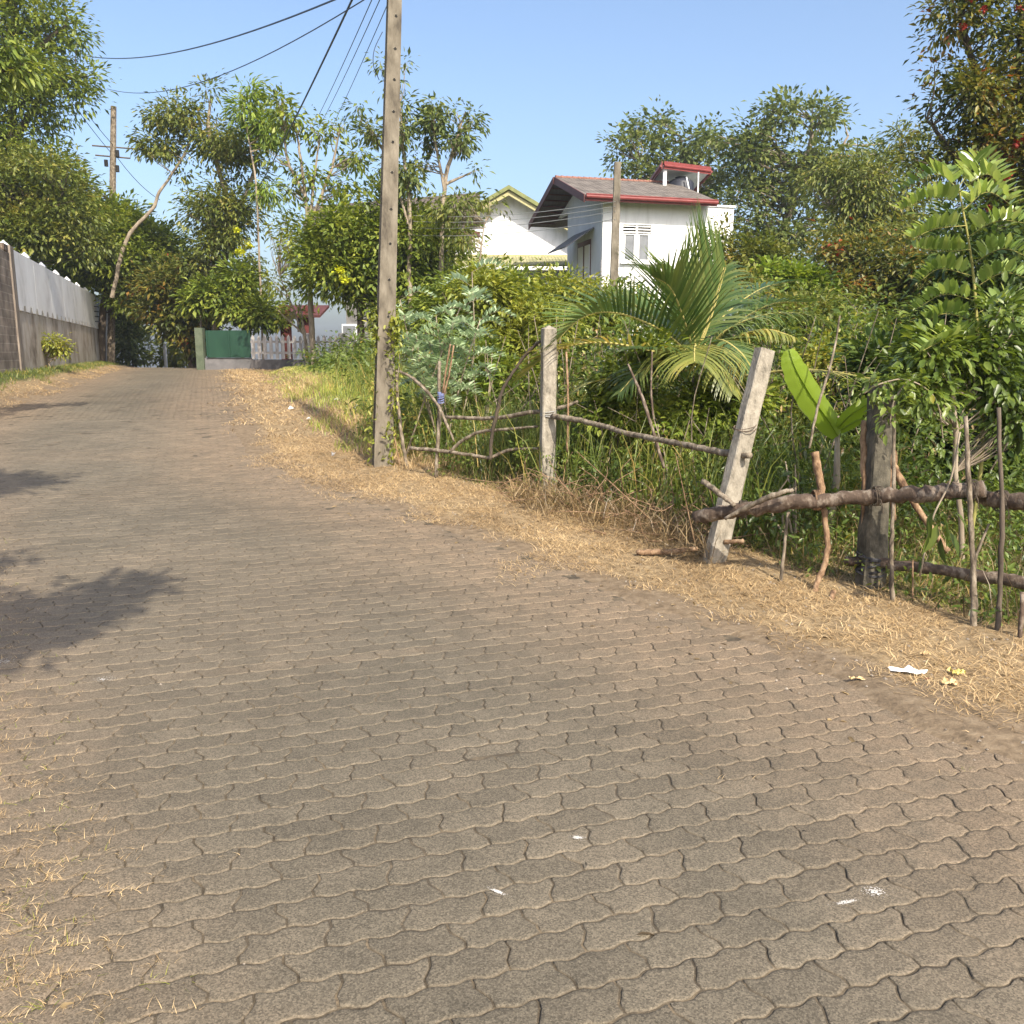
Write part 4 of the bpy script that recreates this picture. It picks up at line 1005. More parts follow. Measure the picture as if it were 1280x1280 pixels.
# ================================================================== roadside fence
def post_prism(mb, p0, p1, w0, w1, dep, rot, n=7, jit=.02):
    p0 = Vector(p0); p1 = Vector(p1); ax = (p1 - p0).normalized()
    a = Vector((math.cos(rot), math.sin(rot), 0)); a = (a - ax * a.dot(ax)).normalized(); b_ = ax.cross(a)
    vs = []; fs = []
    shp = [(-.5, -.42), (-.42, -.5), (.42, -.5), (.5, -.42), (.5, .42), (.42, .5), (-.42, .5), (-.5, .42)]
    for i in range(n + 1):
        t = i / n; c = p0.lerp(p1, t); w_ = w0 + (w1 - w0) * t
        for (x, y) in shp: vs.append(c + a * x * w_ * (1 + random.uniform(-jit, jit) * 2) + b_ * y * dep * (1 + random.uniform(-jit, jit) * 2))
    K = 8
    for i in range(n):
        for k in range(K): fs.append((i * K + k, i * K + (k + 1) % K, (i + 1) * K + (k + 1) % K, (i + 1) * K + k))
    fs.append(tuple(n * K + k for k in range(K))); fs.append(tuple(reversed(range(K))))
    mb.add(vs, fs)
gr = 'concrete posts of the roadside fence'
# upright post
b0 = at(684, 640, 9.1); b0.z = hz(b0.x, b0.y) - .1; t0 = at(686, 411, 9.1)
mb = MB(); post_prism(mb, b0, t0, .155, .135, .13, R(12), 9); 
ctop = t0; nn = len(mb.v); mb.add([mb.v[-8 + k] for k in range(8)] + [t0 + Vector((0, 0, .035))], [(k, (k + 1) % 8, 8) for k in range(8)])
pst = thing('fence_post', (b0.x, b0.y, b0.z + .1), 'upright grey concrete fence post with the pale rails wired to it', 'post', gr); mb.build('post_body', CONC_POST, pst)
mb = MB(); c = at(686, 519, 9.0)
for k in range(3): mb.tube([c + Vector((.085 * math.cos(t), .085 * math.sin(t) + .1, .012 * k + .015 * math.sin(t + k))) for t in np.linspace(0, 6.283, 14)], .004, 4)
mb.build('tie_wire', WIRE_GREY, pst)
# leaning post
b0 = at(888, 716, 6.5); b0.z = hz(b0.x, b0.y) - .12; t0 = at(956, 437, 6.75)
mb = MB(); post_prism(mb, b0, t0, .155, .125, .10, R(20), 12, .03); pst = thing('fence_post', (b0.x, b0.y, b0.z + .12), 'leaning pale concrete fence post tilted to the right', 'post', gr); mb.build('post_body', CONC_POST, pst)
mb = MB(); c = at(931, 535, 6.65)
for k in range(2): mb.tube([c + Vector((.085 * math.cos(t), .075 * math.sin(t), .01 * k + .02 * math.sin(t + k))) for t in np.linspace(0, 6.283, 14)], .004, 4)
mb.build('tie_wire', BARK_LOG, pst)
# dark mossy post
b0 = at(1086, 762, 5.85); b0.z = hz(b0.x, b0.y) - .1; t0 = at(1102, 478, 5.95)
mb = MB(); post_prism(mb, b0, t0, .17, .115, .13, R(8), 12, .05); pst = thing('fence_post', (b0.x, b0.y, b0.z + .1), 'dark mossy fence post with a black tie behind the thick rail', 'post', gr); mb.build('post_body', CONC_DARK, pst)
mb = MB(); c = at(1089, 705, 5.87)
for k in range(6): mb.tube([c + Vector((.10 * math.cos(t), .085 * math.sin(t), .018 * k - .04 + .03 * math.sin(t + k))) for t in np.linspace(0, 6.283, 14)], .008, 4)
mb.build('black_tie', WIRE, pst)

def stick(name, pts, r, m, label, cat='branch', group=None, knots=.18, n=8, sub=7, single=True):
    sp = spline([at(*p) for p in pts], sub); L_ = len(sp)
    rr = list(np.interp(np.linspace(0, 1, L_), np.linspace(0, 1, len(r)), r)) if hasattr(r, '__len__') else [r] * L_
    rr = [x * (1 + random.uniform(-knots, knots) * .5) for x in rr]
    sp = [p + Vector((random.uniform(-1, 1), random.uniform(-1, 1), random.uniform(-1, 1))) * rr[i] * .22 for i, p in enumerate(sp)]
    mb = MB(); mb.tube(sp, rr, n, wob=.16)
    o = mb.build(name, m, smooth=True)
    return tag(settle(o), label, cat, group)
# thick rails on the right
G1 = 'thick log rails of the fence'
stick('log_rail', [(868, 648, 6.35), (925, 637, 6.1), (1000, 628, 5.9), (1090, 621, 5.7), (1160, 617, 5.45), (1226, 611, 5.25)], [.050, .052, .050, .048, .052, .050], BARK_LOG, 'thick dark brown log rail crossing the leaning post', 'rail', G1, sub=10)
stick('log_rail', [(1222, 622, 5.35), (1262, 626, 5.15), (1330, 630, 4.9)], [.046, .048, .05], BARK_LOG, 'short end of a dark log rail at the right edge of the picture', 'rail', G1, sub=8)
stick('log_rail', [(1058, 700, 5.95), (1120, 706, 5.75), (1200, 716, 5.45), (1290, 730, 5.1), (1340, 738, 4.95)], [.034, .036, .038, .042, .045], BARK_LOG, 'thinner dark log rail low behind the mossy post', 'rail', G1, sub=8)
stick('branch_rail', [(906, 648, 6.05), (930, 636, 5.98), (965, 620, 5.85), (992, 612, 5.8)], [.012, .018, .02, .012], WOOD_PALE, 'short pale branch laid over the thick log rail', group='loose branches in the fence')
stick('branch_stub', [(878, 601, 6.3), (900, 618, 6.15), (918, 632, 6.05)], [.022, .02, .015], WOOD_PALE, 'short broken branch stub resting against the leaning post')
stick('pale_rail', [(690, 520, 9.0), (735, 528, 8.6), (790, 543, 8.0), (850, 555, 7.3), (905, 566, 6.8), (938, 570, 6.5)], [.030, .028, .024, .026, .028, .022], WOOD_PALE, 'long pale rail between the upright post and the leaning post', 'rail', sub=8)
stick('pale_rail', [(556, 521, 10.1), (610, 523, 9.7), (660, 516, 9.3), (700, 510, 9.1), (722, 502, 9.0)], [.018, .022, .024, .022, .014], WOOD_PALE, 'upper pale rail left of the upright post', 'rail')
stick('bent_branch', [(513, 560, 10.3), (545, 563, 10.1), (585, 568, 9.8), (612, 572, 9.6), (635, 563, 9.5), (675, 560, 9.2)], [.022, .024, .018, .02, .017, .014], WOOD_PALE, 'lowest wavy branch rail at the left end of the fence', group='bent branches of the gate')
stick('bent_branch', [(562, 566, 9.95), (575, 553, 9.9), (600, 540, 9.75), (630, 537, 9.5), (672, 533, 9.2)], [.018, .02, .018, .016, .012], WOOD_PALE, 'arched branch rail between the two lower rails', group='bent branches of the gate')
stick('bent_branch', [(613, 575, 9.55), (615, 545, 9.55), (622, 512, 9.5), (628, 488, 9.45), (645, 460, 9.4), (662, 438, 9.3), (676, 426, 9.2)], [.018, .02, .02, .018, .016, .018, .012], BARK_DARK, 'dark curved branch rising to the top of the upright post', group='bent branches of the gate')
stick('bent_branch', [(500, 464, 10.4), (520, 476, 10.3), (545, 503, 10.1), (556, 525, 10.0), (568, 552, 9.9)], [.016, .02, .018, .016, .012], WOOD_PALE, 'pale branch slanting down to the right by the shrub', group='bent branches of the gate')
G2 = 'upright stakes of the fence'
stick('stake', [(549, 452, 10.2), (549, 520, 10.15), (545, 600, 10.1)], [.020, .022, .024], WOOD_PALE, 'white topped stake tied with blue string', 'stake', G2)
mb = MB(); c = at(551, 497, 10.1)
for k in range(6): mb.tube([c + Vector((.035 * math.cos(t), .035 * math.sin(t), .02 * k - .05 + .01 * math.sin(t + k))) for t in np.linspace(0, 6.283, 10)], .007, 4)
tag(settle(mb.build('string_tie', simple('blue_string', [(.3, (.12, .15, .30)), (.7, (.22, .25, .42))], 5))), 'blue string knotted round the white topped stake', 'string')
for i, (p, lb) in enumerate((([(563, 430, 10.0), (558, 460, 10.05), (552, 500, 10.1)], 'left of the two tan canes tied to the stake'), ([(567, 432, 10.1), (562, 465, 10.1), (553, 500, 10.15)], 'right of the two tan canes tied to the stake'))):
    stick('cane', p, [.010, .012], WOOD_TAN, lb, 'cane', 'canes tied to the stake')
stick('stake', [(495, 462, 10.9), (498, 510, 10.85), (503, 550, 10.8), (509, 586, 10.75)], [.020, .022, .024], WOOD_PALE, 'pale stake right next to the concrete pole', 'stake', G2)
stick('stake', [(486, 500, 10.9), (493, 545, 10.85), (500, 582, 10.8)], [.008, .009], WOOD_TAN, 'thin straw cane leaning at the foot of the concrete pole', 'stake', G2)
stick('stake', [(708, 440, 8.9), (710, 500, 8.85), (709, 565, 8.8)], [.011, .012], WOOD_TAN, 'slim orange brown cane right of the upright post', 'stake', G2)
stick('stake', [(785, 455, 8.1), (800, 490, 8.0), (813, 528, 7.9), (830, 585, 7.8)], [.009, .016, .014], BARK_LOG, 'thin crooked brown stake crossing the pale rail', 'stake', G2)
stick('stake', [(815, 440, 8.2), (814, 490, 8.1), (817, 525, 8.0)], [.008, .010], BARK_LOG, 'thin forked twig standing beside the crooked stake', 'stake', G2)
stick('stake', [(1018, 565, 5.95), (1024, 600, 5.95), (1030, 640, 5.9), (1034, 690, 5.85), (1023, 725, 5.8), (1014, 752, 5.7)], [.028, .026, .020, .020, .018], WOOD_TAN, 'crooked orange brown branch stake tied to the thick rail', 'stake', G2)
mb = MB(); c = at(1021, 625, 5.88)
for k in range(4): mb.tube([c + Vector((.012 * k - .02, .062 * math.cos(t) , .066 * math.sin(t))) for t in np.linspace(0, 6.283, 12)], .007, 4)
tag(settle(mb.build('bark_tie', WOOD_TAN)), 'tan strip of bark tied round the thick rail', 'string')
for (px, py, d_, r_, lb) in ((1096, 620, 5.68, .060, 'rope lashing where the thick rail crosses the mossy post'), (1213, 613, 5.27, .062, 'lashing joining the two dark log rails at the stake'), (1251, 626, 5.18, .058, 'lashing on the rail at the dark stake'), (928, 637, 6.1, .060, 'lashing on the rail beside the leaning post')):
    mb = MB(); c = at(px, py, d_)
    for k in range(5): mb.tube([c + Vector((.010 * k - .02 + .006 * math.sin(t * 2 + k), r_ * math.cos(t), (r_ + .004) * math.sin(t))) for t in np.linspace(0, 6.283, 14)], .0035, 4)
    mb.tube([c + Vector((0, -r_, -.01)), c + Vector((.01, -r_ - .02, -.05)), c + Vector((.02, -r_ - .01, -.10))], .003, 4)
    tag(settle(mb.build('rope_tie', BARK_DARK)), lb, 'string')
stick('stake', [(985, 640, 6.1), (980, 690, 6.05), (974, 742, 6.0)], [.010, .014], WOOD_PALE, 'short grey stake below the thick rail', 'stake', G2)
stick('stake', [(1117, 500, 5.75), (1117, 620, 5.6), (1114, 700, 5.55), (1117, 775, 5.5)], [.012, .013, .017], WOOD_PALE, 'straight pale stake right of the mossy post', 'stake', G2)
stick('stake', [(1207, 520, 5.2), (1212, 620, 5.15), (1216, 700, 5.1), (1218, 800, 5.0)], [.012, .016, .022], WOOD_PALE, 'forked greyish stake where the two log rails meet', 'stake', G2)
stick('stake', [(1236, 655, 5.25), (1222, 690, 5.2), (1212, 725, 5.15)], [.008, .010], WOOD_PALE, 'short side fork beside the greyish stake', 'stake', G2)
stick('stake', [(1248, 510, 5.1), (1252, 640, 5.0), (1250, 740, 4.95), (1246, 800, 4.9)], [.012, .014, .016], BARK_DARK, 'dark stake just right of the forked greyish stake', 'stake', G2)
stick('stake', [(1278, 740, 4.8), (1274, 830, 4.75)], [.012, .015], BARK_LOG, 'reddish brown stake at the right picture edge', 'stake', G2)
stick('stake', [(1141, 700, 5.6), (1141, 775, 5.5)], [.005, .006], WOOD_TAN, 'very thin brown stem between two stakes', 'stake', G2)
stick('prop', [(1100, 540, 6.2), (1118, 585, 6.0), (1150, 640, 5.9), (1185, 690, 5.8)], [.028, .026, .022], WOOD_TAN, 'peeled tan pole slanting behind the thick rail', 'pole')
stick('dead_trunk', [(1110, 545, 6.1), (1118, 570, 6.05), (1112, 600, 6.0), (1118, 650, 6.0)], [.02, .026, .016], WOOD_TAN, 'knobbly tan stem right behind the mossy post')
stick('bark_strip', [(1081, 525, 6.0), (1079, 570, 5.95), (1080, 610, 5.9), (1077, 690, 5.9)], [.022, .024, .014, .010], WOOD_TAN, 'orange fibrous bark hanging left of the mossy post', 'bark')
stick('long_twig', [(1050, 395, 6.6), (1040, 450, 6.5), (1022, 510, 6.4), (1012, 560, 6.3)], [.006, .010, .009], WOOD_PALE, 'long thin bare twig rising beside the banana leaf', 'twig')
for i, (p, r_, m_, lb) in enumerate((
    ([(795, 690, 6.75), (830, 690, 6.7), (872, 686, 6.6)], [.02, .026, .016], WOOD_TAN, 'broken branch lying in the straw left of the leaning post'),
    ([(690, 657, 8.0), (720, 660, 7.7), (757, 667, 7.4)], [.01, .013, .008], WOOD_TAN, 'thin curved branch lying on the dry grass'),
    ([(718, 633, 8.4), (735, 645, 8.2), (748, 655, 8.0)], [.014, .012], WOOD_PALE, 'pale broken stick in the dry brush'),
    ([(1042, 740, 5.6), (1036, 758, 5.5), (1028, 772, 5.4)], [.018, .015, .02], WOOD_TAN, 'reddish stub of wood lying on the straw below the fence'),
    ([(905, 678, 6.5), (930, 676, 6.4)], [.018, .016], WOOD_TAN, 'cut stump end poking out right of the leaning post'))):
    stick('fallen_branch', p, r_, m_, lb, 'branch', 'fallen wood by the fence')

# dry tangled brush between the posts
rng = np.random.default_rng(77)
mb = MB()
for k in range(150):
    px = rng.uniform(618, 905); d = float(np.interp(px, [600, 900], [9.3, 6.7])) + rng.uniform(-.2, .5)
    p = at(px, 600, d); z = hz(p.x, p.y); p.z = z + abs(rng.normal()) * .10
    q = p + Vector((rng.normal() * .28, rng.normal() * .18, rng.uniform(-.02, .42) * abs(rng.normal()) * float(np.interp(px, [620, 700, 900], [.35, .6, 1]))))
    mid = p.lerp(q, .5) + Vector((rng.normal(), rng.normal(), rng.normal())) * .07
    mb.tube(spline([p, mid, q], 3), [.006, .0025], 4, cap=False)
tag(mb.build('dry_brush', WOOD_TAN, smooth=True), 'tangled dry brown twigs piled between the two concrete posts', 'brush', kind='stuff')
s = Soup(); n = 2600; px = rng.uniform(640, 905, n); d = np.interp(px, [600, 900], [9.25, 6.8]) + rng.normal(size=n) * .28 + .25 * vnoise(px, px, 30, 2)
xs = (px - 640) / FPX * d * .985; zz = H(xs, d)
P = np.column_stack([xs, d, zz + np.abs(rng.normal(size=n)) * .08])
s.add(*blades(P, .03 + .22 * rng.random(n) ** 2, .05 + .25 * rng.random(n), .007, rng)); tag(s.build('dry_brush_leaves', LF_DRY), 'dry curled leaves and blades in the brown brush', 'dry grass', kind='stuff')

# ================================================================== trees and plants
def V3(px, py, d): return at(px, py, d)
def gpt(px, d, py=450):
    p = at(px, py, d); p.z = hz(p.x, p.y); return p
def PT(name, label, cat, bx, d, stems, lobes, leaf, bark, ncl, per, L_, W_, sig, **kw):
    base = gpt(bx, d); st = []
    for i, s_ in enumerate(stems):
        pts = [at(*p) if len(p) == 3 else at(p[0], p[1], d) for p in s_]
        if i == 0: pts = [base - Vector((0, 0, .2))] + pts
        st.append(pts)
    lb = [plobe(l[0], l[1], l[2], l[3], (l[4] if len(l) > 4 else d), (l[5] if len(l) > 5 else None)) for l in lobes]
    return tree(name, label, cat, base, st, lb, leaf, bark, ncl, per, L_, W_, sig, **kw)

# --- left side
PT('tall_tree', 'tall dark fine-leaved tree in the upper left corner', 'tree', 0, 41, [[(10, 300), (15, 150), (20, 20)], [(15, 180), (60, 110), (95, 95)], [(15, 120), (50, 60), (85, 30)]],
   [(20, 50, 62, 70), (60, 22, 40, 34), (88, 46, 26, 22), (100, 98, 30, 16), (70, 118, 40, 26), (35, 150, 55, 45), (20, 215, 60, 50), (-40, 120, 70, 120), (90, 118, 22, 10), (0, -50, 80, 60)],
   LF_MID, BARK_DARK, 1000, 34, .25, .105, .38, trunk_r=.3, seed=2, br=.03, shell=.3)
PT('near_tree', 'near tree with long drooping leaves at the left edge', 'tree', -80, 24, [[(-80, 300), (-70, 150), (-30, 80)], [(-60, 120), (0, 90), (30, 85)]],
   [(0, 92, 34, 22), (28, 88, 18, 10), (10, 66, 26, 12), (-40, 90, 30, 30)], LF_MID, BARK_DARK, 60, 18, .26, .08, .2, trunk_r=.12, seed=3, shape='oval', droop=.6)
PT('olive_tree', 'olive green bushy tree above the cement block wall', 'tree', 20, 36.5, [[(25, 330), (40, 260)], [(40, 290), (80, 240)]],
   [(30, 250, 62, 48), (70, 262, 40, 36), (20, 300, 60, 30), (100, 300, 36, 22), (-30, 260, 60, 60), (12, 205, 35, 22)], LF_OLIVE, BARK_DARK, 620, 36, .22, .095, .33, trunk_r=.16, seed=4, shell=.45)
PT('bushy_tree', 'bright green leafy tree hanging over the white panel wall', 'tree', 126, 41.5, [[(130, 380), (150, 310), (140, 250)], [(150, 320), (200, 300)], [(150, 330), (110, 310)]],
   [(125, 290, 50, 36), (165, 320, 50, 40), (95, 320, 34, 26), (140, 278, 36, 22), (85, 232, 28, 24), (200, 310, 34, 24), (158, 350, 26, 18), (60, 285, 30, 30), (110, 345, 32, 14), (150, 372, 26, 14)],
   LF_MID, BARK_DARK, 900, 34, .27, .115, .34, trunk_r=.2, seed=5, shell=.35)
PT('round_tree', 'dense dark tree with orange tinged leaves at the end of the road', 'tree', 241, 39.5, [[(240, 440), (236, 390), (232, 350)], [(238, 410), (215, 370)], [(238, 400), (262, 370)]],
   [(225, 365, 40, 42), (212, 345, 24, 22), (245, 350, 26, 30), (232, 402, 30, 26), (222, 392, 18, 20), (244, 428, 16, 16)], LF_RED, BARK_DARK, 480, 34, .26, .11, .34, trunk_r=.24, seed=6, shell=.3, every=5)
PT('vine_covered_tree', 'tall leaning tree smothered in olive vines behind the green gate', 'tree', 262, 38, [[(268, 420), (280, 340), (285, 260), (262, 170), (262, 130)], [(140, 372, 38), (158, 300, 38), (190, 262, 38), (200, 240, 38), (232, 190, 38), (245, 150, 38)], [(285, 300), (320, 200), (300, 150)], [(280, 330), (255, 350), (250, 460)]],
   [(215, 140, 34, 26), (205, 178, 24, 22), (250, 125, 30, 18), (265, 165, 38, 34), (300, 185, 30, 30), (280, 225, 40, 36), (282, 275, 40, 38), (300, 318, 34, 32), (262, 330, 30, 30), (290, 362, 36, 24), (326, 145, 14, 22), (235, 215, 24, 18)],
   LF_OLIVE, BARK_PALE, 620, 28, .22, .085, .30, trunk_r=.17, seed=7, shell=.3, every=4, droop=.45, lump=.3)
PT('light_sapling', 'light green feathery sapling tip above the vine covered tree', 'tree', 330, 36, [[(325, 350), (320, 230), (308, 160), (300, 110)]], [(302, 118, 16, 14), (312, 145, 18, 16), (330, 168, 20, 10), (335, 235, 26, 8)], LF_BRIGHT, BARK_PALE, 60, 34, .30, .07, .26, trunk_r=.05, seed=8, droop=.5)
PT('low_tree', 'low broad-leaved tree hanging over the green gate', 'tree', 300, 36.5, [[(305, 420), (300, 380)]], [(285, 378, 28, 20), (320, 390, 30, 20), (262, 372, 20, 22), (300, 352, 26, 12), (335, 400, 18, 10)], LF_MID, BARK_DARK, 210, 34, .26, .11, .30, trunk_r=.09, seed=9, shell=.3)
# slim bare trees by the picket fence
PT('slender_tree', 'slender pale-stemmed tree with sparse leaves in front of the picket fence', 'tree', 392, 30, [[(391, 430), (388, 370), (386, 300), (380, 230), (372, 170)], [(386, 300), (392, 230), (400, 170)], [(388, 330), (400, 280), (404, 240)], [(386, 280), (415, 210), (425, 160)], [(384, 250), (360, 200), (352, 150)]],
   [(372, 145, 22, 26), (402, 175, 26, 30), (428, 155, 20, 20), (445, 192, 16, 20), (352, 190, 18, 22), (380, 215, 30, 20), (420, 225, 18, 14), (358, 240, 16, 14), (350, 130, 10, 14)],
   LF_MID, BARK_PALE, 130, 13, .22, .085, .22, trunk_r=.11, seed=10, shell=.2, every=1, br=.016, droop=.5, lump=.2)
PT('slender_tree', 'short forked pale sapling left of the slender tree', 'tree', 383, 31, [[(383, 440), (380, 410), (374, 380)], [(382, 425), (366, 385), (350, 345)], [(382, 420), (360, 400), (345, 385)]], [(360, 345, 26, 22), (355, 300, 14, 40), (372, 392, 22, 12), (342, 340, 14, 20)], LF_YEL, BARK_PALE, 70, 14, .2, .07, .25, trunk_r=.07, seed=11, shell=.2, every=1, br=.014)
PT('slender_tree', 'slender sparse tree rising directly behind the concrete pole', 'tree', 515, 28, [[(512, 340), (512, 260), (504, 190), (500, 130)], [(510, 280), (488, 210), (470, 170)]],
   [(500, 160, 14, 30), (470, 175, 18, 16), (455, 140, 16, 12), (478, 215, 18, 10), (492, 105, 9, 14), (512, 215, 20, 18), (478, 80, 8, 16), (455, 165, 14, 16), (500, 110, 10, 30)], LF_BLUE, BARK_PALE, 110, 15, .21, .075, .2, trunk_r=.08, seed=12, shell=.2, every=1, br=.014, droop=.6)
PT('slender_tree', 'slender tree with upright leafy twigs left of the gabled house', 'tree', 550, 28.5, [[(552, 300), (556, 230), (572, 170), (582, 140)], [(556, 240), (545, 180), (542, 140)], [(558, 230), (590, 215)]],
   [(575, 140, 16, 22), (588, 150, 12, 26), (545, 130, 14, 18), (542, 165, 20, 22), (560, 190, 24, 22), (590, 212, 12, 9), (575, 172, 18, 18), (530, 200, 18, 20)], LF_BLUE, BARK_PALE, 120, 14, .20, .08, .17, trunk_r=.09, seed=13, shell=.2, every=1, br=.014, droop=.6)
PT('dense_bush', 'dense green bush with yellow blossoms behind the concrete pole', 'shrub', 450, 29, [[(450, 400), (450, 330)], [(450, 380), (500, 300)], [(450, 380), (420, 320)]],
   [(430, 310, 52, 44), (480, 285, 48, 42), (520, 305, 46, 46), (545, 300, 34, 26), (425, 350, 44, 28), (500, 350, 60, 44), (400, 330, 24, 30), (555, 345, 34, 28), (510, 395, 40, 28), (420, 270, 28, 16), (585, 262, 14, 9)],
   LF_MID, BARK_DARK, 900, 34, .20, .085, .32, trunk_r=.14, seed=14, shell=.3, every=6)
PT('hanging_bush', 'drooping olive foliage overhanging the gabled white wall', 'shrub', 585, 27, [[(590, 380), (600, 320), (605, 280)]], [(575, 258, 26, 10), (560, 268, 24, 10), (612, 250, 16, 5), (625, 262, 8, 6), (580, 292, 10, 14)], LF_OLIVE, BARK_PALE, 60, 16, .20, .06, .26, trunk_r=.05, seed=15, droop=.8, every=1, br=.012)
# yellow blossoms
s = Soup(); rng = np.random.default_rng(5)
for (px, py, r_, d) in ((425, 338, 10, 27.4), (432, 350, 8, 27.4), (300, 315, 10, 36.3), (296, 288, 4, 36.3), (312, 308, 5, 36.3)):
    s = Soup(); c = np.array(at(px, py, d)); n = 60; m_ = mpp(d) * .55
    P = c + rng.normal(size=(n, 3)) * np.array([r_ * m_ * .5, .08, r_ * m_ * .35]); s.add(*leaves_geo(P, rng.normal(size=(n, 3)), .14, .10, shape='diamond'))
    o = s.build('blossom_cluster', leafmat('blossom_yellow', [(.1, (.25, .33, .02)), (.9, (.34, .45, .04))]) if 'blossom_yellow' not in bpy.data.materials else bpy.data.materials['blossom_yellow'])
    lb = {425: 'upper yellow blossom cluster on the dense bush by the pole', 432: 'lower yellow blossom cluster on the dense bush by the pole', 300: 'largest yellow blossom cluster on the vine covered tree', 296: 'small top yellow blossom on the vine covered tree', 312: 'small yellow blossom right of the largest cluster'}[px]
    tag(settle(o), lb, 'blossom', 'yellow blossoms')
PT('far_shrub', 'hazy green shrubs beyond the road crest by the pier', 'shrub', 165, 48, [[(165, 420)]], [(162, 425, 14, 26), (172, 442, 18, 12), (152, 400, 12, 30), (156, 380, 12, 14)], LF_BLUE, BARK_DARK, 170, 24, .30, .12, .4, trunk_r=.06, seed=16, shell=.2)
PT('far_shrub', 'small yellow green shrub beyond the crest under the dark tree', 'shrub', 222, 47, [[(222, 440)]], [(222, 446, 16, 14), (206, 448, 12, 10)], LF_YEL, BARK_DARK, 60, 20, .28, .12, .3, trunk_r=.05, seed=17)
mb = MB(); q = gpt(207, 44); mb.tube([q - Vector((0, 0, .5)), Vector((q.x, q.y, at(207, 430, 44).z))], .09, 8); tag(settle(mb.build('road_post', WHITE)), 'small white post at the crest of the road', 'post')
PT('wall_shrub', 'small shrub with yellow flowers growing from the left wall base', 'shrub', 62, 26.4, [[(58, 440), (60, 430)]], [(62, 428, 14, 12), (72, 434, 12, 7), (50, 424, 10, 7)], LF_YEL, BARK_PALE, 40, 24, .11, .05, .12, trunk_r=.02, seed=18)

# --- behind the houses and in the middle
PT('rubber_tree', 'blue green tree crown behind the red canopy of the white house', 'tree', 850, 50, [[(850, 300), (855, 220), (850, 170)], [(852, 240), (800, 200)], [(852, 240), (900, 190)]],
   [(845, 165, 46, 34), (790, 195, 40, 28), (810, 225, 44, 30), (870, 200, 44, 36), (900, 160, 26, 20), (840, 240, 60, 30), (845, 140, 20, 12), (775, 190, 12, 10), (900, 235, 40, 40)], LF_BLUE, BARK_PALE, 330, 25, .27, .15, .32, trunk_r=.22, seed=20, shell=.35, every=2, br=.035, lump=.22)
PT('rubber_tree', 'tall blue green tree with forked pale trunk right of the white house', 'tree', 975, 46, [[(972, 330), (985, 270), (1000, 215), (1012, 185), (1015, 150)], [(1000, 220), (975, 190), (950, 160)], [(998, 230), (1040, 200), (1060, 170)], [(972, 320), (1000, 290), (1030, 262)]],
   [(1000, 150, 50, 26), (950, 160, 40, 30), (1040, 160, 36, 26), (1045, 125, 18, 14), (980, 190, 60, 34), (930, 215, 40, 44), (1020, 220, 60, 40), (950, 265, 56, 40), (1060, 250, 56, 44), (1000, 290, 70, 36), (1085, 195, 34, 26), (920, 170, 24, 24), (925, 300, 30, 30)],
   LF_BLUE, BARK_PALE, 500, 25, .27, .15, .32, trunk_r=.26, seed=21, shell=.4, every=2, br=.05, lump=.22)
PT('olive_back_tree', 'olive drooping tree between the tall pale-trunk tree and the red fruited tree', 'tree', 1060, 34, [[(1045, 360), (1070, 290), (1100, 230), (1130, 180)], [(1060, 310), (1040, 260)]],
   [(1090, 210, 44, 26), (1125, 190, 30, 20), (1070, 245, 44, 30), (1120, 240, 40, 40), (1150, 160, 14, 8), (1060, 290, 40, 30), (1110, 290, 44, 34), (1030, 225, 26, 16)], LF_OLIVE, BARK_PALE, 420, 26, .24, .07, .32, trunk_r=.12, seed=22, shell=.3, every=2, br=.022, droop=.7, lump=.3)
PT('dark_tree', 'dark shadowy tree low between the palm and the feathery shrub', 'tree', 1070, 24, [[(1070, 430), (1075, 370)], [(1070, 420), (1120, 350)]],
   [(1090, 340, 46, 40), (1040, 360, 46, 32), (1120, 380, 40, 46), (1010, 330, 34, 24), (1070, 300, 40, 26), (1150, 330, 34, 50), (1060, 410, 60, 30)], LF_RED, BARK_DARK, 480, 34, .17, .075, .28, trunk_r=.12, seed=23, shell=.3, every=5)
PT('creeper', 'bright green creeper patch above the palm on the right', 'shrub', 1010, 19, [[(1010, 420), (1000, 370)]], [(975, 350, 30, 10), (1005, 360, 30, 11), (1040, 372, 28, 10), (960, 340, 22, 8), (1030, 385, 22, 8)], LF_BRIGHT, BARK_DARK, 120, 26, .14, .08, .14, trunk_r=.03, seed=24, shell=.3)

def fruits(t, P, rng):
    Q = P[rng.choice(len(P), 70)] 
    for i, q in enumerate(Q):
        n = 16; s = Soup(); PP = q + rng.normal(size=(n, 3)) * .025 + np.array([0, -.3, -.1])
        s.add(*leaves_geo(PP, rng.normal(size=(n, 3)), .07, .05, shape='diamond', rng=rng)); s.build('fruit', FRUIT, t)
FRUIT = leafmat('fruit_red', [(.1, (.14, .02, .015)), (.9, (.26, .05, .035))], trans=.15)
PT('red_fruited_tree', 'tall tree with reddish fruits in the upper right corner', 'tree', 1250, 17, [[(1250, 380), (1240, 250), (1225, 120), (1200, 20)], [(1240, 240), (1190, 190), (1160, 150)], [(1240, 200), (1270, 100), (1280, 0)]],
   [(1200, 45, 34, 52), (1175, 100, 26, 30), (1215, 130, 46, 50), (1190, 190, 44, 36), (1240, 200, 60, 50), (1270, 90, 46, 70), (1280, 10, 44, 46), (1180, 15, 18, 26), (1330, 160, 60, 140), (1250, 270, 60, 40), (1160, 200, 26, 24), (1215, -20, 40, 30)],
   LF_RED, BARK_DARK, 900, 30, .125, .055, .2, trunk_r=.14, seed=25, shell=.3, every=5, shape='diamond', extra=fruits, lump=.35)

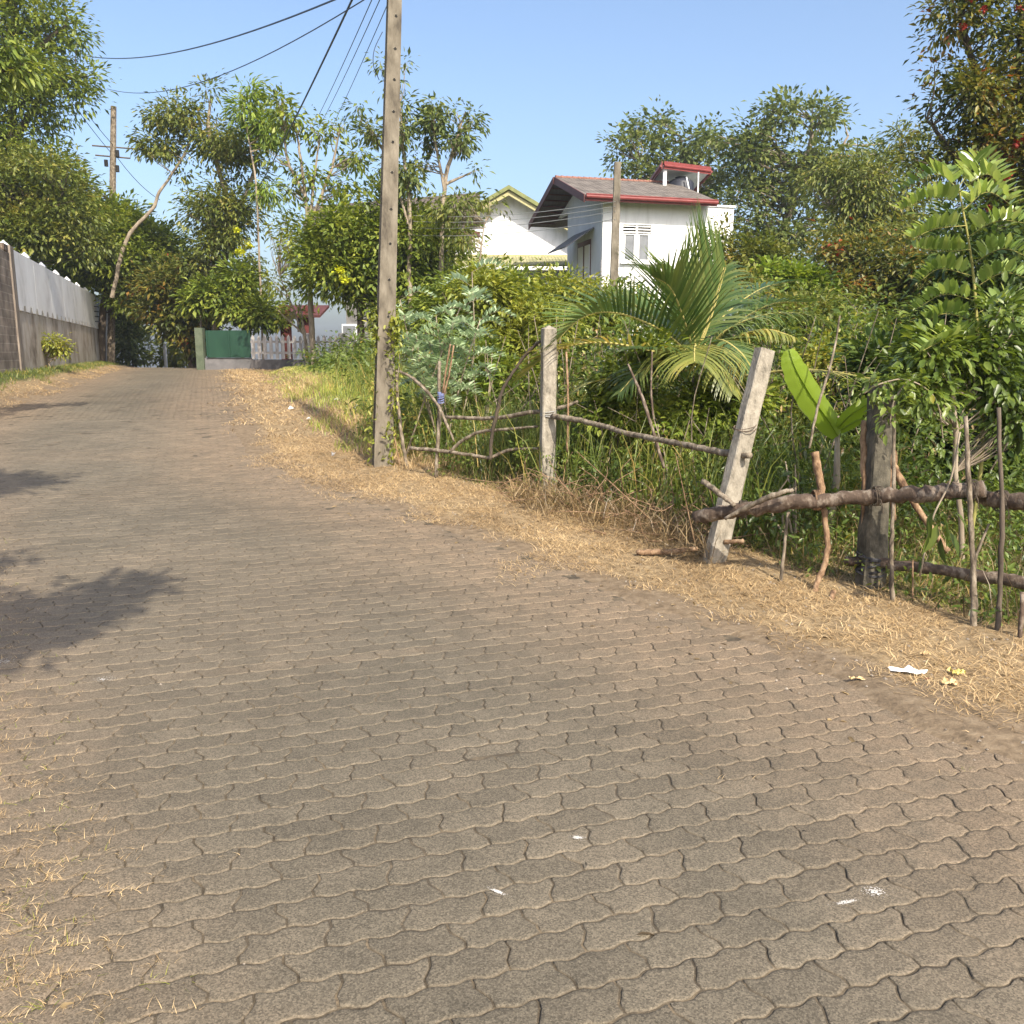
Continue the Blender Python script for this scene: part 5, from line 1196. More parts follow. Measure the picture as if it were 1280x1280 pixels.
# --- thicket between fence and houses
TH_ = [
 ('leafy_shrub', 'yellow green shrub directly right of the silvery shrub', 640, 14, [(640, 395, 44, 34), (610, 370, 34, 26), (675, 410, 40, 30), (640, 440, 60, 30), (700, 385, 30, 22)], LF_YEL, 330, 30, .10, .045, .15),
 ('leafy_shrub', 'tall green shrub in front of the gabled house lower roof', 620, 21, [(600, 365, 50, 30), (650, 362, 36, 14), (560, 390, 50, 36), (690, 362, 34, 12), (640, 385, 60, 30)], LF_MID, 380, 30, .15, .06, .22),
 ('leafy_shrub', 'airy yellow green shrub below the white house wall', 740, 17, [(720, 365, 36, 18), (760, 372, 36, 24), (700, 385, 34, 24), (795, 380, 26, 22), (735, 395, 50, 26), (690, 370, 20, 8)], LF_YEL, 260, 26, .125, .05, .17),
 ('leafy_shrub', 'mixed green shrub behind the young palm on the right', 970, 15.5, [(960, 385, 40, 26), (1000, 400, 44, 32), (930, 370, 30, 18), (1040, 420, 44, 30), (980, 440, 60, 40), (910, 350, 22, 16)], LF_OLIVE, 420, 30, .11, .048, .16),
 ('leafy_shrub', 'olive shrub between the white house and the palm tips', 930, 22, [(930, 325, 24, 26), (960, 320, 30, 20), (900, 300, 14, 20), (985, 335, 24, 18), (940, 350, 50, 18)], LF_OLIVE, 260, 28, .15, .06, .2),
 ('leafy_shrub', 'dark green shrub behind the upright fence post', 640, 13, [(630, 470, 44, 34), (600, 460, 30, 24), (600, 510, 50, 30), (660, 500, 40, 36)], LF_MID, 300, 30, .085, .04, .12),
 ('leafy_shrub', 'low green shrub under the palm beside the fence', 775, 9.6, [(770, 470, 30, 24), (790, 500, 34, 30), (750, 520, 30, 26), (815, 440, 24, 20)], LF_MID, 200, 26, .075, .04, .10),
 ('leafy_shrub', 'leafy shrub wrapped round the foot of the young palm', 872, 9.2, [(872, 505, 30, 26), (850, 530, 40, 26), (900, 520, 36, 30), (930, 500, 30, 30)], LF_MID, 200, 24, .075, .036, .10),
 ('leafy_shrub', 'pale leafy shrub behind the banana plant', 1010, 11.5, [(1000, 470, 44, 34), (1040, 450, 40, 30), (960, 510, 40, 30), (1060, 480, 40, 34), (990, 540, 50, 30)], LF_YEL, 380, 28, .075, .035, .12),
 ('leafy_shrub', 'shrub with shade-dark leaves filling the gap right of the mossy post', 1170, 9, [(1150, 520, 50, 50), (1210, 520, 50, 60), (1100, 470, 40, 30), (1260, 560, 50, 60), (1150, 590, 60, 34), (1110, 540, 30, 50)], LF_DARK_SHADE, 560, 28, .09, .045, .14),  # deep shade of the gap put into the dark leaf colour
 ('leafy_shrub', 'tall dark foliage mass behind the feathery shrub', 1220, 11.5, [(1190, 420, 50, 60), (1250, 380, 60, 70), (1220, 320, 60, 60), (1150, 440, 40, 40), (1290, 460, 50, 60)], LF_DARK_SHADE, 480, 28, .11, .05, .17),  # dark leaf colour supplies the shade behind the feathery shrub
 ('leafy_shrub', 'green shrub with round leaves at the right edge above the rails', 1235, 6.2, [(1190, 440, 46, 30), (1240, 420, 44, 34), (1160, 480, 36, 28), (1250, 470, 40, 30), (1275, 520, 26, 40), (1130, 465, 22, 12)], LF_SHRUB, 190, 18, .080, .036, .085),
]
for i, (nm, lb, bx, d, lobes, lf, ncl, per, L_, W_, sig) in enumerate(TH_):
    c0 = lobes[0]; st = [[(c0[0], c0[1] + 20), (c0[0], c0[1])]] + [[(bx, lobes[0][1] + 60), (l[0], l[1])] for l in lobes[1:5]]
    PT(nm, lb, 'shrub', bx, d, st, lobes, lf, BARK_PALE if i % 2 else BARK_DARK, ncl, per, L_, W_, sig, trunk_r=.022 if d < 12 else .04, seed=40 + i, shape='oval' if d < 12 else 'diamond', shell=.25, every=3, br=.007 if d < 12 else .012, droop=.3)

for i, (px, py, d, n_, l_, lf, lb) in enumerate(((700, 395, 11.8, 60, .17, LF_SHRUB, 'large-leaved plant left of the palm behind the upright post'), (955, 420, 10.6, 50, .17, LF_BRIGHT, 'large-leaved bright plant right of the palm crown'), (1065, 440, 9.8, 70, .16, LF_SHRUB, 'large-leaved plant above the mossy post'), (600, 430, 12.0, 50, .15, LF_BRIGHT, 'large-leaved bright plant behind the tan canes'), (1080, 385, 14.0, 70, .22, LF_MID, 'large-leaved plant in front of the dark tree'), (835, 535, 8.6, 36, .10, LF_BRIGHT, 'small broad-leaved plant by the pale rail'), (1000, 590, 6.9, 30, .09, LF_SHRUB, 'small broad-leaved plant behind the thick rail'))):
    rng = np.random.default_rng(300 + i); top = at(px, py, d); b_ = Vector((top.x, top.y, hz(top.x, top.y))); t_ = thing('broad_leaf_plant', b_, lb, 'plant', 'broad-leaved plants in the thicket')
    mb = MB(); Pp = []; Dd = []
    for k in range(5):
        e = top + Vector((rng.normal() * .18, rng.normal() * .15, rng.normal() * .12)) * (l_ / .16); pth = spline([b_, b_.lerp(e, .5) + Vector((rng.normal() * .06, rng.normal() * .06, 0)), e], 6); mb.tube(pth, [.012, .005], 6, cap=False)
        for j in range(n_ // 5):
            q = pth[int(len(pth) * (.45 + .54 * rng.random()))]; a = j * 2.4 + rng.random(); Pp.append(tuple(q)); Dd.append((math.cos(a), math.sin(a), rng.uniform(-.35, .5)))
    mb.build('stem', BARK_PALE, t_, smooth=True); L2 = l_ * (.6 + .6 * rng.random(len(Pp)))
    V, F = leaves_geo(np.array(Pp) + np.array(Dd) * l_ * .25, np.array(Dd), L2, L2 * .45, fold=.25, curl=.35, rng=rng); add_mesh('leaves', V, F, lf, t_)

# undergrowth that fills the garden
rng = np.random.default_rng(99); s = Soup(); N_ = 5200
yy = 6.2 + 24 * rng.random(N_) ** 1.5; xx = (-.30 + .95 * rng.random(N_)) * yy
drr = xx - lerp(RE, yy); ok = (drr > 2.3 + .3 * rng.random(N_)) & (np.abs(xx) < .66 * yy) & ~((xx > 1.2 + .0 * yy) & (yy < 6.9)); xx = xx[ok]; yy = yy[ok]; drr = drr[ok]
hmax = .25 + np.clip((drr - 2.2) * .35, 0, 1.5) + .2 * vnoise(xx, yy, 1.1, 5)
P = np.column_stack([xx, yy, H(xx, yy) + hmax * rng.random(len(xx)) ** .8])
k = yy < 11
s.add(*clusters_leaves(P[k], .14, 20, .07, .026, .25, rng, 'oval'))
s.add(*clusters_leaves(P[~k], .24, 22, .13, .05, .25, rng, 'diamond'))
tag(s.build('undergrowth', LF_SHRUB), 'mixed green undergrowth covering the garden behind the fence', 'undergrowth', kind='stuff')
s = Soup(); n = 5500
yy = 7 + 10 * rng.random(n) ** 1.2; xx = (-.22 + .66 * rng.random(n)) * yy; drr = xx - lerp(RE, yy); ok = (drr > 1.9); xx = xx[ok]; yy = yy[ok]
P = np.column_stack([xx, yy, H(xx, yy)]); P[:, 2] += .2 * rng.random(len(P))
s.add(*blades(P, .35 + .65 * rng.random(len(P)), .15 + .35 * rng.random(len(P)), .012, rng)); tag(s.build('tall_weeds', GRASS), 'tall rank weeds between the fence and the palm', 'weeds', kind='stuff')

rng = np.random.default_rng(123); mb = MB()
for k in range(150):
    y = rng.uniform(7.5, 15); x = (-.2 + .74 * rng.random()) * y
    if x - float(lerp(RE, y)) < 2.3: continue
    p = Vector((x, y, hz(x, y))); h_ = rng.uniform(.6, 1.9); q = p + Vector((rng.normal() * .35, rng.normal() * .3, h_)); m_ = p.lerp(q, .55) + Vector((rng.normal() * .1, rng.normal() * .1, 0))
    mb.tube(spline([p, m_, q], 4), [.010, .004], 5, cap=False)
    for j in range(2):
        a_ = p.lerp(q, rng.uniform(.4, .9)); mb.tube([a_, a_ + Vector((rng.normal() * .25, rng.normal() * .2, rng.uniform(.1, .4)))], [.005, .002], 4, cap=False)
tag(mb.build('dead_stems', WOOD_PALE, smooth=True), 'bare pale stems and twigs standing in the green thicket', 'twigs', kind='stuff')
yy = 7 + 9 * rng.random(5000); xx = (-.2 + .74 * rng.random(5000)) * yy; ok = (xx - lerp(RE, yy)) > 2.2; xx = xx[ok]; yy = yy[ok]
P = np.column_stack([xx, yy, H(xx, yy) + rng.random(len(xx)) * np.clip((xx - lerp(RE, yy) - 1.9) * .4, .1, 1.3)])
s = Soup(); s.add(*leaves_geo(P, rng.normal(size=P.shape) + np.array([0, 0, -.6]), .09, .03, shape='oval', rng=rng)); tag(s.build('withered_leaves', LF_DRY), 'withered brown leaves caught in the thicket', 'dead leaves', kind='stuff')

# grey green lemongrass clump behind the upright post
rng = np.random.default_rng(8); s = Soup(); c = gpt(655, 10.2)
n = 900; P = np.array([tuple(c)] * n) + rng.normal(size=(n, 3)) * np.array([.22, .2, 0]); az = rng.random(n) * 6.283
s.add(*blades(P, .55 + .45 * rng.random(n), .15 + .5 * rng.random(n), .010, rng, az)); tag(settle(s.build('grass_clump', LF_BLUE)), 'blue green arching grass clump behind the upright fence post', 'grass clump')

# --- pinnate leaves: rachis with paired leaflets
def pinnate(parent, name, path, leaflet, lw, pairs, leaf, stemm, r=.004, up=Vector((0, 0, 1)), droop=.15, lift=.25, shape='oval', rng=RNG, taper=True, side_k=1, fwd=.45):
    sp = spline(path, 8); n = len(sp)
    mb = MB(); mb.tube(sp, [r, r * .4], 5, cap=False)
    o = mb.build(name, stemm, parent, smooth=True)
    s_p = []; s_d = []; s_l = []
    for i in range(pairs):
        t = .16 + .84 * i / (pairs - 1); f = t * (n - 1); k = min(int(f), n - 2); p = sp[k].lerp(sp[k + 1], f - k); tg = (sp[k + 1] - sp[k]).normalized()
        sd = tg.cross(up).normalized(); nn = sd.cross(tg)
        sc = (math.sin(math.pi * (.25 + .65 * t)) * .55 + .5) if taper else 1
        for sg in (-1, 1):
            s_p.append(p); s_d.append(sd * sg * side_k + tg * fwd + nn * lift + Vector((0, 0, -droop)) + Vector(rng.normal(size=3)) * .08); s_l.append(leaflet * sc * rng.uniform(.9, 1.1))
    s_p = np.array([tuple(v) for v in s_p]); s_d = np.array([tuple(v) for v in s_d]); s_l = np.array(s_l)
    V, F = leaves_geo(s_p, s_d, s_l, s_l * (lw / leaflet), fold=.15, curl=.1, rng=rng, shape=shape)
    lo = add_mesh('leaflets', V, F, leaf, o)
    return o
LF_PIN = leafmat('leaf_pinnate', [(.1, (.07, .14, .035)), (.5, (.14, .24, .07)), (.9, (.25, .36, .14))], spec=.8, rough=.3, trans=.35)
rng = np.random.default_rng(31)
b0 = gpt(1232, 6.3); stp = [b0, at(1228, 560, 6.3), at(1222, 420, 6.35), at(1215, 330, 6.4), at(1198, 232, 6.45)]
ps = thing('feathery_shrub', b0, 'tall young shrub with large feathery compound leaves at the right', 'shrub')
mb = MB(); spn = spline(stp, 8); mb.tube(spn, [.016, .012, .006], 7); mb.build('stem', simple('stem_green_yellow', [(.3, (.20, .20, .05)), (.7, (.34, .30, .10))], 6), ps, smooth=True)
leafs = [  # start (px, py) on stem, mid, tip
 ((1198, 236), (1170, 222), (1126, 240)), ((1199, 232), (1225, 205), (1250, 225)), ((1199, 240), (1235, 222), (1262, 250)), ((1202, 252), (1165, 252), (1128, 262)),
 ((1204, 262), (1240, 245), (1300, 290)), ((1207, 282), (1170, 290), (1142, 298)), ((1210, 296), (1250, 280), (1310, 285)), ((1213, 312), (1180, 318), (1146, 310)),
 ((1215, 330), (1255, 315), (1300, 330)), ((1216, 345), (1175, 340), (1150, 352)), ((1218, 360), (1255, 345), (1295, 352)), ((1220, 376), (1180, 372), (1146, 386)),
 ((1221, 392), (1260, 378), (1300, 398)), ((1222, 404), (1185, 396), (1160, 400)), ((1222, 412), (1262, 402), (1296, 425)), ((1223, 420), (1190, 425), (1150, 440))]
for i, (a, b_, c) in enumerate(leafs):
    da = 6.4; db = 6.4 + rng.uniform(-.35, .25); dc = 6.4 + (db - 6.4) * 1.8
    sc_ = 1.0
    pinnate(ps, 'compound_leaf', [at(a[0], a[1], da), at(b_[0], b_[1] - 4, db), at(c[0], c[1], dc)], .135, .050, 15, LF_PIN, bpy.data.materials['stem_green_yellow'], lift=.95, droop=.0, rng=rng, side_k=.75, fwd=.25)
# silvery shrub behind the pole
b0 = gpt(545, 11.6); ss = thing('silvery_shrub', b0, 'silvery green shrub with feathery leaves right of the concrete pole', 'shrub')
for (tx, ty, bx) in ((500, 375, 520), (545, 395, 545), (590, 340, 570), (600, 400, 580), (520, 420, 530), (575, 385, 560), (555, 440, 550)):
    tp = at(tx, ty, 11.5 + rng.uniform(-.4, .4)); b1 = b0 + Vector((rng.normal() * .15, rng.normal() * .1, 0)); stp = spline([b1, b1.lerp(tp, .5) + Vector((rng.normal() * .08, 0, .1)), tp], 6)
    mb = MB(); mb.tube(stp, [.014, .006], 6); mb.build('stem', BARK_PALE, ss, smooth=True)
    for k in range(11):
        t = 1 - .055 * k; p = stp[int(t * (len(stp) - 1))]; a = k * 2.4 + rng.uniform(-.3, .3)
        dv = Vector((math.cos(a), math.sin(a) * .8, .45)) ; Lf = .42
        pinnate(ss, 'compound_leaf', [p, p + dv * Lf * .55, p + dv * Lf + Vector((0, 0, -.16))], .14, .050, 9, LF_SILVER, BARK_PALE, r=.003, lift=.8, droop=0, rng=rng, shape='diamond')
# dangling broad leaves on the fence
bl = thing('broad_leaf_sprig', at(1170, 640, 5.2), 'dark broad leaves drooping over the thick rail', 'plant')
P = []; D = []; Ls = []
for (px, py, dx, dy, l_) in ((1165, 640, -.2, -1, .16), (1180, 645, .3, -1, .20), (1172, 655, -.35, -.9, .20), (1186, 665, .5, -.8, .17), (1160, 650, .1, -1, .19), (1195, 640, .5, -.6, .15), (1150, 700, .0, -1, .08), (1176, 672, .05, -1, .17), (1188, 625, .6, .2, .14)):
    P.append(tuple(at(px, py, 5.25 + rng.uniform(-.08, .08)))); D.append((dx, -.15, dy)); Ls.append(l_)
Ls = np.array(Ls); V, F = leaves_geo(np.array(P), np.array(D), Ls, Ls * .36, fold=.2, curl=.2, rng=rng); add_mesh('leaves', V, F, LF_DARK_SHADE, bl)
mb = MB(); mb.tube(pxpath([(1150, 720, 5.3), (1165, 650, 5.25), (1188, 600, 5.3), (1200, 540, 5.35)]), .006, 5); mb.build('stem', BARK_PALE, bl, smooth=True)
rng = np.random.default_rng(17)
sg_ = thing('climbing_sprig', at(1120, 520, 5.75), 'leafy green creeper trailing over the top of the mossy post', 'creeper')
mb = MB(); st_ = pxpath([(1180, 560, 5.9), (1170, 500, 5.8), (1135, 475, 5.75), (1100, 480, 5.72), (1080, 492, 5.75)]); mb.tube(st_, .005, 5)
st2_ = pxpath([(1135, 475, 5.75), (1118, 500, 5.7), (1112, 530, 5.7)]); mb.tube(st2_, .004, 5); mb.build('stem', BARK_PALE, sg_, smooth=True)
C_ = np.array([tuple(p) for p in (st_ + st2_)]); s = Soup(); s.add(*clusters_leaves(C_, .055, 11, .055, .026, .3, rng, 'oval')); s.build('leaves', LF_SHRUB, sg_)
# climbing vine on the pole
s = Soup(); n = 700; t = rng.random(n); P = []
for k in range(n):
    if rng.random() < .55: py = rng.normal(412, 14)
    else: py = rng.uniform(430, 585)
    c = ppt(at(480, py, pb.y).z); side = rng.choice([-1, 1], p=[.25, .75]); P.append((c.x + side * abs(rng.normal(.12, .04)), c.y - abs(rng.normal(.08, .05)) * (rng.random() > .3), c.z))
s.add(*leaves_geo(np.array(P), rng.normal(size=(n, 3)) + np.array([0, -.3, -.5]), .07, .03, shape='oval', rng=rng)); o = s.build('climbing_vine', LF_YEL); tag(settle(o), 'thin leafy vine climbing round the lower part of the concrete pole', 'vine')

# --- young coconut palm
pc = gpt(872, 10.0); palm = thing('coconut_palm', pc, 'young coconut palm with spiky fronds in the garden', 'palm tree')
hub = at(871, 470, 10.0)
mb = MB(); mb.tube([pc, pc.lerp(hub, .6), hub], [.10, .08, .05], 10); mb.build('trunk', BARK_DARK, palm, smooth=True)
RACH = simple('rachis_yellow', [(.3, (.28, .26, .07)), (.7, (.45, .38, .14))], 6)
def frond(path, ll, n, fwd, side_up, droop, leaf, seed, w=.036, one=0, t0=.12, rr=.016, tipscale=.5, sv=None):
    rng = np.random.default_rng(seed); sp = spline(path, 10); m = len(sp)
    mb = MB(); mb.tube(sp, [rr, rr * .3], 6); o = mb.build('frond', RACH, palm, smooth=True)
    V = []; F = []
    for i in range(n):
        t = t0 + (1 - t0) * i / (n - 1); f = t * (m - 1); k = min(int(f), m - 2); p = sp[k].lerp(sp[k + 1], f - k); tg = (sp[k + 1] - sp[k]).normalized()
        sd = tg.cross(Vector((0, 0, 1)));
        if sv is not None: sd = sv - tg * sv.dot(tg)
        if sd.length < .1: sd = Vector((1, 0, 0))
        sd.normalize(); nn = sd.cross(tg).normalized()
        L_ = ll * (math.sin(math.pi * min(1, .22 + .62 * t)) * (1 - (1 - tipscale) * t * t))
        for sg in (-1, 1):
            if one and sg != one: continue
            d0 = (sd * sg + tg * (fwd + .6 * t) + nn * side_up + Vector(rng.normal(size=3)) * .05).normalized()
            # strip of 4 segments bending with gravity, folded along the midrib
            pts = []; q = p.copy(); dd = d0.copy(); seg = 4; ls = L_ * rng.uniform(.88, 1.08)
            for j in range(seg + 1):
                pts.append(q.copy()); q = q + dd * ls / seg; dd = (dd + Vector((0, 0, -droop * (.5 + j * .35) * rng.uniform(.7, 1.3)))).normalized()
            b = len(V); wv = tg.cross(d0).cross(d0).normalized()
            for j, q in enumerate(pts):
                wj = w * .5 * (1 - .93 * (j / seg) ** 1.6) * (.7 if j == 0 else 1)
                V += [q - wv * wj, q + nn * 0 - tg.cross(wv) * 0, q + wv * wj]
            for j in range(seg):
                a = b + 3 * j; F += [(a, a + 1, a + 4), (a, a + 4, a + 3), (a + 1, a + 2, a + 5), (a + 1, a + 5, a + 4)]
    add_mesh('leaflets', np.array([tuple(v) for v in V]), np.array(F), leaf, o)
# big fan standing up
frond([at(871, 440, 10), at(882, 408, 9.95), at(894, 372, 9.9), at(905, 334, 9.85)], 1.25, 36, 1.35, .1, .012, LF_PALM, 1, one=-1, t0=.0, tipscale=.72, sv=Vector((1, .25, 0)), w=.042)
frond([at(872, 440, 10.1), at(886, 405, 10.1), at(897, 370, 10.1), at(907, 334, 10.1)], .75, 22, .5, .1, .35, LF_PALM, 2, one=1, t0=.2, sv=Vector((1, -.3, 0)))
frond([at(870, 442, 10), at(866, 410, 9.9), at(858, 370, 9.8), at(850, 345, 9.7)], 1.05, 26, 1.5, .1, .02, LF_PALM, 21, t0=.1, tipscale=.7, sv=Vector((1, .6, 0)))
frond([at(868, 445, 10), at(855, 400, 9.6), at(838, 360, 9.3), at(815, 345, 9.1)], 1.0, 30, 1.2, .35, .05, LF_PALM, 3)
frond([at(868, 450, 10), at(830, 415, 9.7), at(775, 392, 9.4), at(730, 396, 9.2), at(690, 432, 9.1)], .85, 44, .55, .55, .07, LF_PALM, 4)
frond([at(868, 455, 10), at(820, 440, 9.5), at(750, 428, 9.2), at(690, 440, 9.3), at(650, 472, 9.4)], .75, 40, .5, .2, .16, LF_PALMY, 5)
frond([at(866, 462, 10), at(800, 470, 9.6), at(740, 478, 9.5), at(700, 500, 9.5)], .6, 30, .6, .1, .15, LF_PALMY, 6)
frond([at(871, 440, 9.7), at(870, 432, 9.2), at(868, 436, 8.8), at(868, 452, 8.5)], .78, 30, .35, .0, .42, LF_PALMY, 7, t0=.1, tipscale=.8)
frond([at(874, 448, 10), at(905, 415, 9.9), at(950, 395, 9.9), at(1000, 392, 9.9), at(1040, 405, 10)], .62, 40, .6, .1, .45, LF_PALM, 8)
frond([at(874, 446, 10), at(900, 400, 10.4), at(950, 362, 10.8), at(1000, 350, 11)], .65, 36, .8, .3, .25, LF_PALM, 9)
frond([at(876, 455, 10), at(915, 425, 9.7), at(955, 412, 9.5), at(990, 420, 9.3)], .5, 28, .5, .0, .5, LF_PALMY, 10)
frond([at(866, 458, 10), at(838, 440, 9.2), at(800, 436, 8.8)], .75, 26, .8, .2, .2, LF_PALM, 11)
frond([at(872, 455, 10), at(885, 420, 10.6), at(880, 380, 11.2), at(865, 350, 11.6)], 1.0, 26, 1.2, .3, .1, LF_PALM, 12)
frond([at(868, 448, 10), at(840, 418, 10.3), at(800, 385, 10.6), at(768, 372, 10.9)], .95, 34, .9, .4, .06, LF_PALM, 31)
frond([at(874, 450, 10), at(896, 425, 9.5), at(925, 440, 9.1), at(945, 470, 8.9)], .65, 28, .5, .1, .35, LF_PALM, 32)
frond([at(874, 446, 10.1), at(920, 405, 10.4), at(965, 380, 10.6), at(1010, 378, 10.8)], .7, 34, .7, .4, .2, LF_PALM, 33)
frond([at(866, 455, 9.9), at(835, 450, 9.4), at(800, 465, 9.1), at(775, 490, 9.0)], .65, 28, .5, .1, .3, LF_PALM, 34)
frond([at(870, 450, 9.9), at(880, 440, 9.4), at(900, 455, 9.0), at(915, 490, 8.8)], .6, 26, .5, .0, .4, LF_PALMY, 35)
# long dry frond tips lying towards the mossy post
frond([at(930, 470, 8.5), at(1000, 462, 8.0), at(1060, 468, 7.6), at(1110, 478, 7.4)], .45, 22, 1.6, .0, .1, LF_PALMY, 13, w=.022)

# --- banana plant
bb = gpt(1046, 7.0); ban = thing('banana_plant', bb, 'young banana plant with one large bright green leaf', 'banana plant')
mb = MB(); mb.tube([bb, at(1046, 600, 7.0), at(1047, 520, 7.0)], [.04, .03, .015], 8); mb.build('stem', BARK_PALE, ban, smooth=True)
BAN = leafmat('banana_leaf', [(.1, (.12, .22, .03)), (.9, (.18, .31, .045))], trans=.45, rough=.35)
def paddle(path, w, seed, mat_=BAN, tilt=Vector((0, -1, .2)), name='leaf', fold=.35):
    sp = spline(path, 8); n = len(sp); V = []; F = []; rng = np.random.default_rng(seed)
    for i, p in enumerate(sp):
        t = i / (n - 1); tg = (sp[min(i + 1, n - 1)] - sp[max(i - 1, 0)]).normalized(); sd = tg.cross(tilt).normalized(); nn = tilt
        wj = w * .5 * (math.sin(math.pi * min(1, (t * .93 + .035))) ** .45) * (1 + .03 * rng.normal())
        for k in (-2, -1, 0, 1, 2):
            V.append(p + sd * wj * k / 2 + nn * (fold * wj * abs(k) / 2 * (-1)) + nn * .003 * math.sin(i * 1.9 + k) + Vector((0, 0, 0)))
    for i in range(n - 1):
        for k in range(4): F.append((i * 5 + k, i * 5 + k + 1, (i + 1) * 5 + k + 1, (i + 1) * 5 + k))
    o = add_mesh(name, V, F, mat_, ban, smooth=True)
    mb = MB(); mb.tube([p - tilt * -.006 for p in sp], [.008, .003], 5); mb.build('midrib', BAN, o)
paddle([at(1047, 545, 6.95), at(1035, 525, 6.9), at(1012, 492, 6.8), at(994, 460, 6.75), at(986, 437, 6.75)], .215, 1)
paddle([at(1047, 535, 6.95), at(1062, 520, 6.85), at(1080, 508, 6.75), at(1094, 500, 6.7)], .115, 2)
paddle([at(1049, 540, 7.0), at(1064, 530, 6.95), at(1080, 522, 6.9)], .08, 3)
paddle([at(1110, 520, 6.9), at(1122, 519, 6.85), at(1146, 516, 6.8)], .10, 4, LF_YEL)
paddle([at(1045, 540, 7.05), at(1020, 515, 7.2), at(1000, 500, 7.4)], .14, 5, LF_MID)

# --- trees out of the frame on the left: they throw the leafy shade on the road
def shade_tree(x, y, z, r, seed, lobes, label):
    base = Vector((x, y, hz(x, y)))
    tree('roadside_tree', label, 'tree', base, [[base, Vector((x, y, z * .5)), Vector((x, y, z))]] + [[Vector((x, y, z * .6)), Vector(l[:3])] for l in lobes], lobes, LF_MID, BARK_DARK, 150, 20, .12, .05, .15, trunk_r=.1, seed=seed, group='trees left of the road', shape='diamond', shell=.2, every=1, br=.014)
hd = 1 / math.tan(R(43)); sdx, sdy = -.42 / math.hypot(.42, .91) * hd, .91 / math.hypot(.42, .91) * hd
def caster(px, py, h):
    q = ground_at(px, py); return Vector((q.x - sdx * h, q.y - sdy * h, q.z + h))
def shade(specs, label, seed, base):
    lobes = []
    for (px, py, r_, h) in specs:
        c = caster(px, py, h); lobes.append((c.x, c.y, c.z, r_, r_, r_ * .55))
    b_ = Vector((base[0], base[1], hz(*base)))
    c0 = Vector(lobes[0][:3])
    tree('roadside_tree', label, 'tree', b_, [[b_, Vector((b_.x, b_.y, c0.z * .7)), Vector((b_.x * .8 + c0.x * .2, b_.y * .8 + c0.y * .2, c0.z))]] + [[Vector((b_.x, b_.y, c0.z * .7)), Vector(l[:3])] for l in lobes], lobes, LF_MID, BARK_DARK, 110 * len(specs), 22, .14, .06, .12, trunk_r=.10, seed=seed, shape='diamond', shell=.2, every=1, br=.012)
shade([(20, 785, .36, 6.8), (90, 755, .28, 6.9), (150, 740, .17, 7.0), (-80, 800, .6, 6.8), (-200, 830, .8, 6.6)], 'leafy tree behind the viewer throwing the nearest shadow on the road', 61, (-4.6, -4.5))
shade([(20, 607, .34, 7.5), (75, 603, .18, 7.5), (-60, 612, .6, 7.5), (-25, 712, .2, 7.3), (-160, 620, .7, 7.4)], 'leafy tree left of the viewer throwing the middle shadow on the road', 62, (-7.0, -.5))
shade([(30, 511, .34, 9.0), (90, 508, .18, 9.0), (-60, 514, .6, 9.0)], 'leafy tree left of the road throwing the far shadow', 63, (-8.8, 3.8))

# ================================================================== litter and marks on the ground
def flat_blob(name, px, py, rx, ry, m, label, cat, h=.0035, seed=0, group=None, n=22, spiky=.35, rot=0):
    rng = np.random.default_rng(seed); c = ground_at(px, py); zz = float(lerp(RB, c.y)) + h
    V = []; F = []
    for k in range(170):
        a = rng.normal(size=2) * .8; dx = a[0] * rx * 1.3; dy = a[1] * ry * 1.3; X0 = c.x + dx * math.cos(rot) - dy * math.sin(rot); Y0 = c.y + dx * math.sin(rot) + dy * math.cos(rot)
        r_ = .0042 * rng.uniform(.3, 1.1) * (1.3 - min(1.1, math.hypot(*a))); zz_ = zz + k * 1e-6; b = len(V); aa = rng.uniform(0, 6)
        V += [(X0 + r_ * math.cos(aa + q), Y0 + r_ * math.sin(aa + q), zz_) for q in (0, 1.2, 2.6, 3.8, 5.1)]; F.append(tuple(range(b, b + 5)))
    tag(settle(add_mesh(name, V, F, m)), label, cat, group)
CHALK = simple('chalk_white', [(.3, (.40, .37, .33)), (.7, (.60, .57, .52))], 40, bump=.2)
flat_blob('white_splash', 1091, 1135, .030, .022, CHALK, 'round white splash on the pavers at the lower right', 'stain', seed=1, group='white splashes', spiky=.25)
flat_blob('white_splash', 1056, 1154, .030, .006, CHALK, 'thin streaky white splash left of the round one', 'stain', seed=2, group='white splashes', spiky=.5, rot=.3)
flat_blob('white_splash', 722, 1066, .014, .008, CHALK, 'tiny white spot near the middle of the lower road', 'stain', seed=3, group='white splashes')
flat_blob('white_splash', 622, 1130, .022, .005, CHALK, 'thin white fleck on the pavers below the tiny spot', 'stain', seed=4, group='white splashes', rot=-.6)
flat_blob('white_splash', 132, 858, .050, .035, CHALK, 'small white smudge below the leafy shadow', 'stain', seed=5, group='white splashes')
flat_blob('white_splash', 4, 838, .05, .05, CHALK, 'white smudge at the left picture edge', 'stain', seed=6, group='white splashes')
